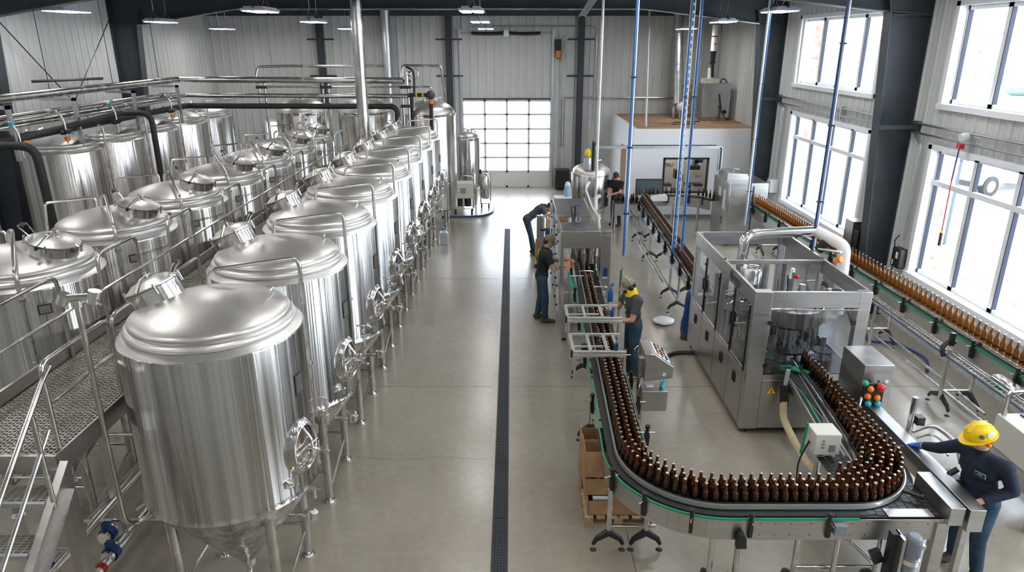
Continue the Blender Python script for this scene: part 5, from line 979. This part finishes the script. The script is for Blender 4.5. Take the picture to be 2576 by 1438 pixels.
t=T('chrome_unit','rounded chrome motor unit clipped on the window conveyor at the right picture edge','motor',(6.72,8.5,0)); g=MB('polished_steel'); g.box(-.1,.08,-.35,.2,.85,1.1); ob('housing',g,t,bev=.04); g=MB('green_plastic'); g.cyl((-.11,-.05,.98),(-.1,-.05,.98),.07); ob('window',g,t)
# ================================================================= OFFICE
mb=MB('white_paint'); ox0,ox1,oy0,oy1,oz=3.85,7.8,22.3,27.5,2.86
mb.box(ox0,4.84,oy0,oy0+.12,0,oz); mb.box(6.3,ox1,oy0,oy0+.12,0,oz); mb.box(4.84,6.3,oy0,oy0+.12,0,.83); mb.box(4.84,6.3,oy0,oy0+.12,1.97,oz)
mb.box(ox0,ox0+.12,oy0+.121,23.6,0,oz); mb.box(ox0,ox0+.12,24.8,oy1,0,oz); mb.box(ox0,ox0+.12,23.6,24.8,2.1,oz); S('wall_office',mb)
mb=MB('office_roof'); mb.box(ox0+.05,ox1,oy0+.05,oy1,oz-.06,oz-.01); S('ceiling_office',mb)
mb=MB('dark_metal'); mb.m('grey_plastic').box(ox0,ox1,oy0-.012,oy0,0,.12); S('baseboard_office',mb)
mb=MB('cardboard_inner'); mb.box(ox0+.03,ox0+.08,23.6,24.8,0,2.1); d=S('door_2',mb); g=MB('polished_steel'); g.cyl((ox0-.02,23.8,1.0),(ox0+.03,23.8,1.0),.03); ob('door_handle',g,d)
mb=MB('black_plastic'); 
for (a,b_,c,e) in ((4.84,4.9,.83,1.97),(6.24,6.3,.83,1.97),(4.84,6.3,.83,.88),(4.84,6.3,1.91,1.97)): mb.box(a,b_,oy0-.02,oy0+.06,c,e)
w8=S('window_8',mb); g=MB('window_glass'); g.box(4.9,6.24,oy0+.02,oy0+.026,.88,1.91); ob('pane',g,w8)
mb=MB('beige_box'); mb.box(4.0,7.6,24.2,24.3,0,2.7); S('wall_office_inner',mb)
t=T('office_fill_lamp','unseen office lamp added to brighten the room behind the dark framed window','lamp',(5.6,23.2,2.72)); g=MB('led'); g.box(-.5,.5,-.12,.12,-.02,0); ob('diffuser',g,t); g=MB('led_housing'); g.box(-.53,.53,-.15,.15,0,.06); ob('housing',g,t)  # lamp added out of sight to brighten the office interior
t=T('office_equipment','rack of dark and steel laboratory equipment seen through the office window','equipment',(5.6,23.2,0)); g=MB('dark_metal'); random.seed(9)
for k in range(16): x=random.uniform(-.6,.6); z=random.uniform(.7,1.7); g.m(random.choice(['dark_metal','black_plastic','polished_steel','sheet_steel'])).box(x,x+random.uniform(.08,.3),-.2,.1,z,z+random.uniform(.05,.3))
ob('device',g,t); g=MB('ivory_hose'); g.box(.2,.6,-.3,0,1.3,1.45); g.m('orange_plastic').sph((-.35,-.2,1.6),.06,8); ob('carton',g,t); g=MB('sheet_steel'); g.box(-.7,.7,-.3,.3,.0,.7); ob('bench',g,t)
t=T('air_handler','square galvanised air handling box standing on the office roof','machine',(7.05,25.2,oz)); g=MB('galvanised'); g.box(-.45,.5,-.35,.4,.1,1.25); ob('housing',g,t,bev=.01); g=MB('cream_plastic'); g.box(-.45,.1,-.2,.1,1.25,1.4); g.cyl((-.15,0,1.4),(-.15,0,1.75),.12); ob('fan_box',g,t); g=MB('black_plastic'); g.tube([(.1,-.37,.9),(.2,-.4,.4),(.1,-.5,.05)],.025,8,.1); g.tube([(.1,-.4,.5),(.35,-.6,.05)],.02); g.cyl((.32,-.42,.3),(.32,-.36,.3),.07); g.tube([(.2,.0,1.25),(.25,0,1.4),(.4,0,1.35),(.45,0,1.2)],.02,8,.06); ob('cable',g,t); g=MB('tube_steel'); g.tube([(-.5,-.3,.1),(-.75,-.3,.5),(-.7,-.3,1.1),(-.5,-.1,1.1)],.02,8,.05); ob('side_pipe',g,t)
g=MB('sheet_steel'); g.box(-.4,.45,-.3,.35,0,.1); ob('base',g,t)
t=T('flue_pipe','white and black flue pipe rising from the air handling box','pipe',(6.9,25.0,oz+1.45)); g=MB('black_plastic'); g.cyl((0,0,0),(-.03,0,.45),.05,n=14); g.cyl((-.03,0,.45),(-.04,0,.5),.1,n=14); g.cyl((-.04,0,.5),(-.04,0,.85),.07,.1,n=14); ob('lower_pipe',g,t); g=MB('white_paint'); g.cyl((-.04,0,.85),(-.04,0,2.2),.1,n=16); g.m('black_plastic').cyl((-.04,0,1.3),(-.04,0,1.34),.105,n=16); g.cyl((-.04,0,1.7),(-.04,0,1.74),.105,n=16); g.m('red_plastic').box(-.06,0,-.11,-.09,1.05,1.11); ob('upper_pipe',g,t)
t=T('vent_duct','galvanised spiral duct with white round cap coming down to the office roof','duct',(6.0,25.6,oz)); g=MB('galvanised'); g.cyl((-.08,0,.5),(-.1,.9,4.05),.16,n=20); 
for k in range(14): z=.6+k*.25; yy=.9*(z-.5)/3.55; g.cyl((-.09,yy,z),(-.09,yy,z+.02),.168,n=20)
ob('duct',g,t); g=MB('white_paint'); g.sph((.02,-.05,.42),(.17,.15,.17),16); ob('cap',g,t); g=MB('tube_steel'); g.cyl((.02,0,0),(.02,0,.3),.05); g.cyl((-.2,0,0),(-.2,0,.4),.05); ob('leg',g,t)
run('steel_post','slim grey conduit post standing on the office roof left side',[(4.35,23.0,oz),(4.3,23.4,6.6)],.035,'galvanised',0,'post')
t=T('roof_lumber','long offcuts and sticks lying on the tan office roof','lumber',(0,0,oz)); random.seed(6)
for (x,y,l_,a) in ((4.2,23.4,1.0,2),(4.6,24.2,.9,-20),(5.3,23.6,.8,5),(5.5,24.2,1.0,15),(6.8,24.3,1.0,-8),(7.0,24.5,.8,5),(7.0,24.1,.7,-15)):
    g=MB(random.choice(['cardboard','dark_metal','pallet_wood'])); g.box(0,l_,-.02,.02,0,.03); ob('stick',g,t,loc=(x,y,0),rot=(0,0,R(a)))
t=T('still_frame','small rusty brown rack stack behind the hanging service lines on the office roof','machine',(6.35,26.3,oz)); g=MB('cardboard_inner'); 
for k in range(4): g.box(-.15,.15,-.1,.1,.2+.25*k,.38+.25*k)
g.m('black_plastic').tube([(-.3,0,.2),(-.35,0,.6),(-.2,0,.8)],.02,6,.1); ob('rack',g,t); g=MB('tube_steel'); g.cyl((-.18,0,0),(-.18,0,1.3),.015); g.cyl((.18,0,0),(.18,0,1.3),.015); ob('post',g,t)
# ================================================================= SERVICE DROPS
def drop(lab,x,y,zb,kinds):
    t=T('service_drop',lab,'service line',(x,y,zb)); g=MB('galvanised')
    for i,(dx,r_,m_) in enumerate(kinds): g=MB(m_); g.cyl((dx,.01*i,0),(dx,.01*i,6.95-zb),r_,n=10); ob('blue_hose' if 'blue' in m_ else 'conduit',g,t)
    g=MB('black_plastic')
    for z in (.8,2.0,3.2): 
        if z<6.7-zb: g.box(min(k[0] for k in kinds)-.03,max(k[0] for k in kinds)+.03,-.02,.03,z-.01,z+.015)
    ob('strap',g,t); return t
drop('blue hose strapped to a bright conduit dropping beside the worker in grey',2.08,12.5,1.65,[(0,.017,'blue_bright'),(.034,.016,'alu')])
drop('single silver conduit dropping to the mixing tank area',2.24,18.4,1.0,[(0,.035,'alu')])
drop('bright blue air hose dropping behind the filler, left of the ladder tray',3.42,14.2,1.2,[(0,.021,'blue_bright')])
drop('bright blue air hose dropping behind the filler, right of the ladder tray',3.62,14.25,1.2,[(0,.021,'blue_bright'),(-.03,.01,'alu')])
t=T('ladder_tray','galvanised ladder cable tray hanging down between two blue hoses','tray',(3.53,14.6,1.2)); g=MB('alu'); g.box(-.05,-.035,-.02,.02,0,5.75); g.box(.035,.05,-.02,.02,0,5.75)
for k in range(40): g.box(-.04,.04,-.01,.01,k*.14,k*.14+.05)
ob('ladder',g,t)
drop('silver and blue service line dropping to the cabinet machine at the far right',5.5,16.0,1.35,[(0,.027,'alu'),(.05,.014,'blue_bright')])
drop('dark blue and steel service line dropping into the filler right side',4.93,11.0,2.2,[(0,.02,'blue_plastic'),(.036,.015,'alu')])
t=T('hanging_conveyor_tray','slanted galvanised cable ladder hanging under the roof above the aisle','tray',(2.0,19.5,6.3)); g=MB('galvanised'); g.box(-.09,-.07,-1.2,1.8,0,.05); g.box(.07,.09,-1.2,1.8,0,.05)
for k in range(20): g.box(-.1,.1,-1.15+k*.15,-1.12+k*.15,.02,.05)
ob('ladder',g,t,rot=(R(-6),0,0))
# ================================================================= PEOPLE
def V(*a): return Vector(a)
def remesh(o,vox,sm=4):
    m_=o.modifiers.new('skin','REMESH'); m_.mode='VOXEL'; m_.voxel_size=vox; m_.use_smooth_shade=True
    s_=o.modifiers.new('soft','SMOOTH'); s_.factor=.5; s_.iterations=sm
def frame(z,x):
    z=Vector(z).normalized(); x=Vector(x); x=(x-z*x.dot(z)).normalized(); y=z.cross(x); return Matrix((x,y,z)).transposed()
def hand(g,wr,el,palmn,curl=.6,side=1,k=1.0):
    d=(wr-el).normalized(); n=Vector(palmn); n=(n-d*n.dot(d)).normalized(); sx=d.cross(n)*side   # sx towards the thumb side
    def P(a,b_,c): return wr+d*a*k+sx*b_*k+n*c*k
    g.caps(wr,P(.03,0,0),.024*k,.026*k,10)
    for b_ in (-.026,-.009,.009,.026): g.caps(P(.02,b_*.8,0),P(.085,b_,0),.014*k,.0125*k,8)
    for b_,L_ in ((-.031,.055),(-.0105,.072),(.0105,.078),(.031,.07)):
        p0=P(.085,b_,0); a1=curl*.7; p1=p0+(d*math.cos(a1)+n*math.sin(a1))*L_*.5*k; a2=curl*1.7; p2=p1+(d*math.cos(a2)+n*math.sin(a2))*L_*.5*k
        g.caps(p0,p1,.0098*k,.009*k,8); g.caps(p1,p2,.009*k,.0075*k,8)
    t0=P(.025,.03,.004); t1=P(.06,.052,.014); t2=P(.09,.058,.026); g.caps(t0,t1,.013*k,.0105*k,8); g.caps(t1,t2,.0105*k,.0085*k,8)
def person(lab,loc,rz,J,top='black_cloth',sleeve='short',pants='jeans',shoes='boot_leather',look=(0,1,-.5),glove=None,hat='cap',hatm='olive_cloth',hairm='hair',back=None,curl=.6):
    t=T('person',lab,'person',loc,rz)
    D=dict(pel=V(0,0,.95),nk=V(0,.02,1.47),hd=V(0,.06,1.63),shL=V(-.19,.01,1.42),shR=V(.19,.01,1.42),elL=V(-.25,.08,1.12),elR=V(.25,.08,1.12),wrL=V(-.2,.33,1.1),wrR=V(.2,.33,1.1),hL=V(-.095,0,.92),hR=V(.095,0,.92),kL=V(-.1,.02,.5),kR=V(.11,.02,.5),aL=V(-.11,-.03,.1),aR=V(.12,-.02,.1),tL=(-.1,1),tR=(.15,1))
    D.update({k:V(*v) if len(v)==3 else v for k,v in J.items()})
    sp=D['nk']-D['pel']; sx=(D['shR']-D['shL']).normalized(); F_=frame(sp,sx); up=sp.normalized()
    lk=Vector(look).normalized(); hx=lk.cross(Vector((0,0,1))).normalized(); hu=hx.cross(lk); HF=Matrix((hx,lk,hu)).transposed(); hd=D['hd']
    def H(x,y,z): return hd+HF@Vector((x,y,z))
    def torso(g,e):
        g.sph(D['pel']+up*.02,(.155+e,.105+e,.13),16,rot=F_); g.sph(D['pel']+sp*.33,(.142+e,.098+e,.17),16,rot=F_); g.sph(D['pel']+sp*.66,(.162+e,.112+e,.19),16,rot=F_)
        g.caps(D['shL']-up*.01,D['shR']-up*.01,.062+e,.062+e,12); g.caps(D['nk']-up*.06,D['nk']+up*.0,.09+e*.5,.065+e*.3,12)
    g=MB('skin'); torso(g,-.012)
    g.caps(D['nk']-up*.05,H(0,-.015,-.04),.056,.052,14)
    g.sph(H(0,-.015,.02),(.076,.094,.098),18,rot=HF); g.sph(H(0,.03,-.035),(.06,.066,.078),16,rot=HF); g.sph(H(0,.055,-.082),(.034,.03,.026),12,rot=HF)
    g.caps(H(0,.088,.005),H(0,.108,-.028),.009,.014,8); g.sph(H(0,.092,-.06),(.024,.012,.008),8,rot=HF)
    for s_ in (-1,1): g.sph(H(s_*.076,-.005,-.01),(.012,.022,.032),10,rot=HF); g.sph(H(s_*.03,.08,.022),(.02,.012,.008),8,rot=HF)
    for s_ in 'LR':
        sh,el,wr=D['sh'+s_],D['el'+s_],D['wr'+s_]; g.caps(sh,el,.05,.042,12); g.caps(el,wr,.042,.029,12)
        n=V(0,0,-1); hand(g,wr,el,n,curl,1 if s_=='L' else -1,.92)
        h,k_,a=D['h'+s_],D['k'+s_],D['a'+s_]; g.caps(h,k_,.07,.05,12); g.caps(k_,a,.048,.034,12)
    remesh(ob('body',g,t),.0065,3)
    # face details
    e=MB('white_plastic')
    for s_ in (-1,1): e.m('white_plastic').sph(H(s_*.03,.086,.008),(.012,.007,.006),8,rot=HF); e.m('lens_dark').sph(H(s_*.03,.091,.008),(.006,.004,.005),8,rot=HF)
    ob('eyes',e,t)
    m_=MB('skin'); m_.m('red_plastic' if 0 else 'skin').sph(H(0,.099,-.06),(.02,.006,.004),8,rot=HF); ob('mouth',m_,t)
    # shirt
    g=MB(top); torso(g,.014)
    hem=D['pel']-up*.06; g.sph(hem+up*.05,(.172,.122,.12),16,rot=F_)
    for s_ in 'LR':
        sh,el,wr=D['sh'+s_],D['el'+s_],D['wr'+s_]
        if sleeve=='short': m2=sh.lerp(el,.68); g.caps(sh,m2,.072,.068,14,False,True)
        else: g.caps(sh,el,.07,.058,14); g.caps(el,el.lerp(wr,.8),.058,.045,14,False,True)
    remesh(ob('shirt',g,t),.011,5)
    # trousers
    g=MB(pants); g.sph(D['pel']-up*.02,(.168,.12,.125),16,rot=F_)
    for s_ in 'LR':
        h,k_,a=D['h'+s_],D['k'+s_],D['a'+s_]; g.caps(h,k_,.098,.07,14); g.caps(k_,a+(k_-a)*.05,.07,.056,14,False,True)
    remesh(ob('trousers',g,t),.011,5)
    for s_ in 'LR':
        a=D['a'+s_]; d=Vector((*D['t'+s_],0)).normalized(); g=MB(shoes); z=.045
        g.caps(V(a.x,a.y,.06)-d*.04,V(a.x,a.y,.05)+d*.08,.048,.042,12); g.caps(V(a.x,a.y,.045)+d*.05,V(a.x,a.y,.04)+d*.17,.046,.034,12); g.caps(V(a.x,a.y,.06),V(a.x,a.y,.16),.05,.052,12,False,True)
        g.box(a.x-.04,a.x+.04,a.y-.06,a.y+.1,0.001,.03,Matrix.Rotation(math.atan2(-d.x,d.y),3,'Z'))
        remesh(ob('boot',g,t),.009,4)
    # hair and hat
    g=MB(hairm); g.sph(H(0,-.024,.02),(.081,.092,.095),16,rot=HF); g.sph(H(0,-.06,-.035),(.066,.045,.06),12,rot=HF); remesh(ob('hair',g,t),.009,3)
    if hat in('cap','muff'):
        g=MB(hatm); Tm=Matrix.Translation(H(0,-.018,.03))@HF.to_4x4(); g.M=Tm
        g.lathe([(.088*math.cos(a),.115*math.sin(a)) for a in [i*PI/16 for i in range(9)]],24,(0,0,0),1.13); g.lathe([(.088,-.02),(.088,0)],24,(0,0,0),1.13); g.sph((0,-.0,.115),.007,6)
        br=[(-.075,.06)]+[(.078*math.sin(a),.085+.085*math.cos(a)) for a in [-1.3+2.6*i/8 for i in range(9)]]+[(.075,.06)]
        vs=[(x,y,-.005-.018*(abs(x)/.078)**2-.01*(y-.06)/.1) for x,y in br]+[(x,y,.001-.018*(abs(x)/.078)**2-.01*(y-.06)/.1) for x,y in br]; n=len(br)
        g.add(vs,[tuple(range(n)),tuple(range(n,2*n))[::-1]]+[(i,n+i,n+(i+1)%n,(i+1)%n) for i in range(n)]); ob('cap',g,t)
    if hat=='helmet':
        g=MB('yellow_plastic'); g.M=Matrix.Translation(H(0,-.015,.035))@HF.to_4x4()
        g.lathe([(.108,-.02),(.112,0)]+[(.11*math.cos(a),.125*math.sin(a)) for a in [i*PI/16 for i in range(1,9)]],32,(0,0,0),1.18)
        br=[(.125*math.cos(a),.15*math.sin(a)*(1.0 if a<PI else .92)+(.035 if 0<a<PI else 0)*math.sin(a)) for a in [2*PI*i/28 for i in range(28)]]; n=28
        g.add([(x,y,-.012) for x,y in br]+[(x,y,-.022) for x,y in br],[tuple(range(n)),tuple(range(n,2*n))[::-1]]+[(i,n+i,n+(i+1)%n,(i+1)%n) for i in range(n)])
        g.tube([(-.03,-.1,.085),(-.03,0,.127),(-.03,.1,.085)],.008,6); g.tube([(.03,-.1,.085),(.03,0,.127),(.03,.1,.085)],.008,6); hh=ob('hard_hat',g,t)
        g=MB('white_plastic'); g.M=Matrix.Translation(H(0,-.015,.035))@HF.to_4x4(); g.cyl((-.1,-.03,.04),(-.115,-.03,.042),.025,n=16); g.cyl((.1,-.03,.04),(.115,-.03,.042),.022,n=16); g.m('sticker_dark').cyl((-.1,.04,.05),(-.111,.04,.055),.02,n=12); ob('sticker',g,hh)
        g=MB('orange_plastic'); g.sph(H(-.085,-.015,-.045),.024,10); g.sph(H(.085,-.015,-.045),.024,10); ob('ear_plug',g,t)
        g=MB('skin'); g.m('beige_box'); 
    if hat=='muff':
        g=MB('print_green'); g.tube([H(.09*math.sin(a),-.05,.02+.135*math.cos(a)) for a in [-1.5+3*i/12 for i in range(13)]],.007,6); ob('ear_muff_band',g,t)
        g=MB('neck_yellow'); g.caps(D['nk']-up*.03+V(0,.0,0),H(0,0,-.05),.098,.086,18,True,True); o=ob('neck_gaiter',g,t); remesh(o,.009,4)
        g=MB('print_green')
        for s_ in (-1,1): g.m('black_plastic').sph(H(s_*.09,.0,-.02),(.022,.04,.048),12,rot=HF)
        g.m('black_plastic').sph(H(0,.09,-.055),(.055,.035,.045),12,rot=HF); ob('ear_muff',g,t)
    if hat=='hair': pass
    if glove:
        for s_ in glove[1]:
            g=MB(glove[0]); wr,el=D['wr'+s_],D['el'+s_]; hand(g,wr,el,V(0,0,-1),curl,1 if s_=='L' else -1,1.18); g.caps(wr+(el-wr)*(glove[2] if len(glove)>2 else .22),wr,.044,.036,12,True); remesh(ob('glove',g,t),.006,3)
    if back:
        g=MB(back[0]); c_=D['pel']+sp*back[2]; yy=F_@Vector((0,1,0)); xx=F_@Vector((1,0,0)); zz=F_@Vector((0,0,1)); q=back[1]
        for (a,b_,r_) in back[3]:
            p=c_+xx*a+zz*b_
            if len(back)>4: g.M=Matrix.Translation(p+yy*q)@F_.to_4x4(); g.m('panel_blue').box(-r_,r_,-.003,.004,-r_*.6,r_*.6); g.m(back[0]).box(-r_*.9,r_*.9,-.002,.006,-r_*.5,r_*.5); g.m('panel_blue').box(-r_*.6,r_*.6,0,.007,-.004,.004); g.box(-r_*.4,r_*.4,0,.007,.008,.014); g.M=None
            else: g.sph(p+yy*q,(r_,.006,r_*.8),10,rot=F_)
        ob('print',g,t)
    return t,D
# worker in black t-shirt, faces +X
P1,_=person('worker in black t-shirt and olive cap reaching orange gloves into the labelling machine',(.60,13.35,0),R(-90),
  dict(nk=(0,.07,1.48),hd=(0,.13,1.63),shL=(-.19,.06,1.43),shR=(.19,.06,1.43),elL=(-.24,.2,1.18),elR=(.24,.2,1.16),wrL=(-.12,.42,1.22),wrR=(.1,.40,1.16),aL=(-.1,-.06,.1),aR=(.1,.06,.1),kL=(-.1,-.0,.5),kR=(.11,.06,.5)),
  'black_cloth',look=(0,1,-.55),glove=('glove_orange','LR',.2),hatm='olive_cloth',back=('print_green',-.122,.75,[(-.03,.05,.04),(.03,.02,.035),(0,-.05,.035),(.02,.1,.03)]))
P1.scale=(1.14,1.14,1.04)
P2,_=person('worker in charcoal t-shirt with yellow neck gaiter and ear muffs beside the bottles',(2.05,10.85,0),R(100),
  dict(nk=(0,.06,1.47),hd=(0,.12,1.61),shL=(-.2,.03,1.42),shR=(.2,.03,1.42),elL=(-.25,.12,1.12),elR=(.24,.16,1.14),wrL=(-.17,.36,1.08),wrR=(.15,.40,1.16)),
  'grey_cloth',look=(0,1,-.75),hat='muff',hatm='khaki_cloth',back=('print_green',.128,.72,[(-.05,.03,.035),(-.07,-.03,.02),(-.09,-.09,.02),(-.03,0,.02)]))
P2.scale=(1.15,1.15,1.02)
person('worker in dark grey t-shirt bending far forward behind the slanted post panel',(.52,18.1,0),R(-90),
  dict(pel=(0,-.1,1.0),nk=(0,.34,1.34),hd=(0,.47,1.3),shL=(-.19,.28,1.3),shR=(.19,.28,1.3),elL=(-.22,.42,1.05),elR=(.22,.42,1.05),wrL=(-.12,.6,1.0),wrR=(.12,.6,1.0),hL=(-.095,-.12,.95),hR=(.095,-.12,.95),kL=(-.1,-.02,.52),kR=(.1,-.0,.5),aL=(-.11,.04,.1),aR=(.12,.1,.1)),
  'slate_cloth',look=(0,.6,-1),hatm='hair',back=('panel_blue',-.13,.75,[(.05,0,.05)]))
P4,_=person('worker in navy shirt and yellow hard hat resting a blue glove on the beam',(4.88,6.15,0),R(113),
  dict(pel=(0,.02,.95),nk=(.0,.12,1.48),hd=(.02,.17,1.64),shL=(-.2,.08,1.42),shR=(.18,.12,1.43),elL=(-.25,-.02,1.15),elR=(.38,.1,1.26),wrL=(-.12,.24,1.0),wrR=(.56,.1,1.175),kL=(-.12,.06,.5),kR=(.1,.02,.5),aL=(-.14,.0,.1),aR=(.12,-.04,.1)),
  'navy_cloth','long',look=(.42,1,-.5),glove=('glove_blue','R',.1),hat='helmet',curl=.35,back=('navy_cloth',.128,.68,[(-.07,0,.045)],1))
P4.scale=(1.15,1.15,1.02)
person('dark-haired worker in a black top at the packing bench beside the mixing tank',(3.25,21.3,0),R(140),
  dict(nk=(0,.05,1.42),hd=(0,.1,1.56),shL=(-.18,.03,1.37),shR=(.18,.03,1.37),elL=(-.2,.15,1.1),elR=(.2,.15,1.1),wrL=(-.05,.36,1.05),wrR=(.08,.36,1.02)),
  'black_cloth',look=(.2,1,-.6),hatm='hair')
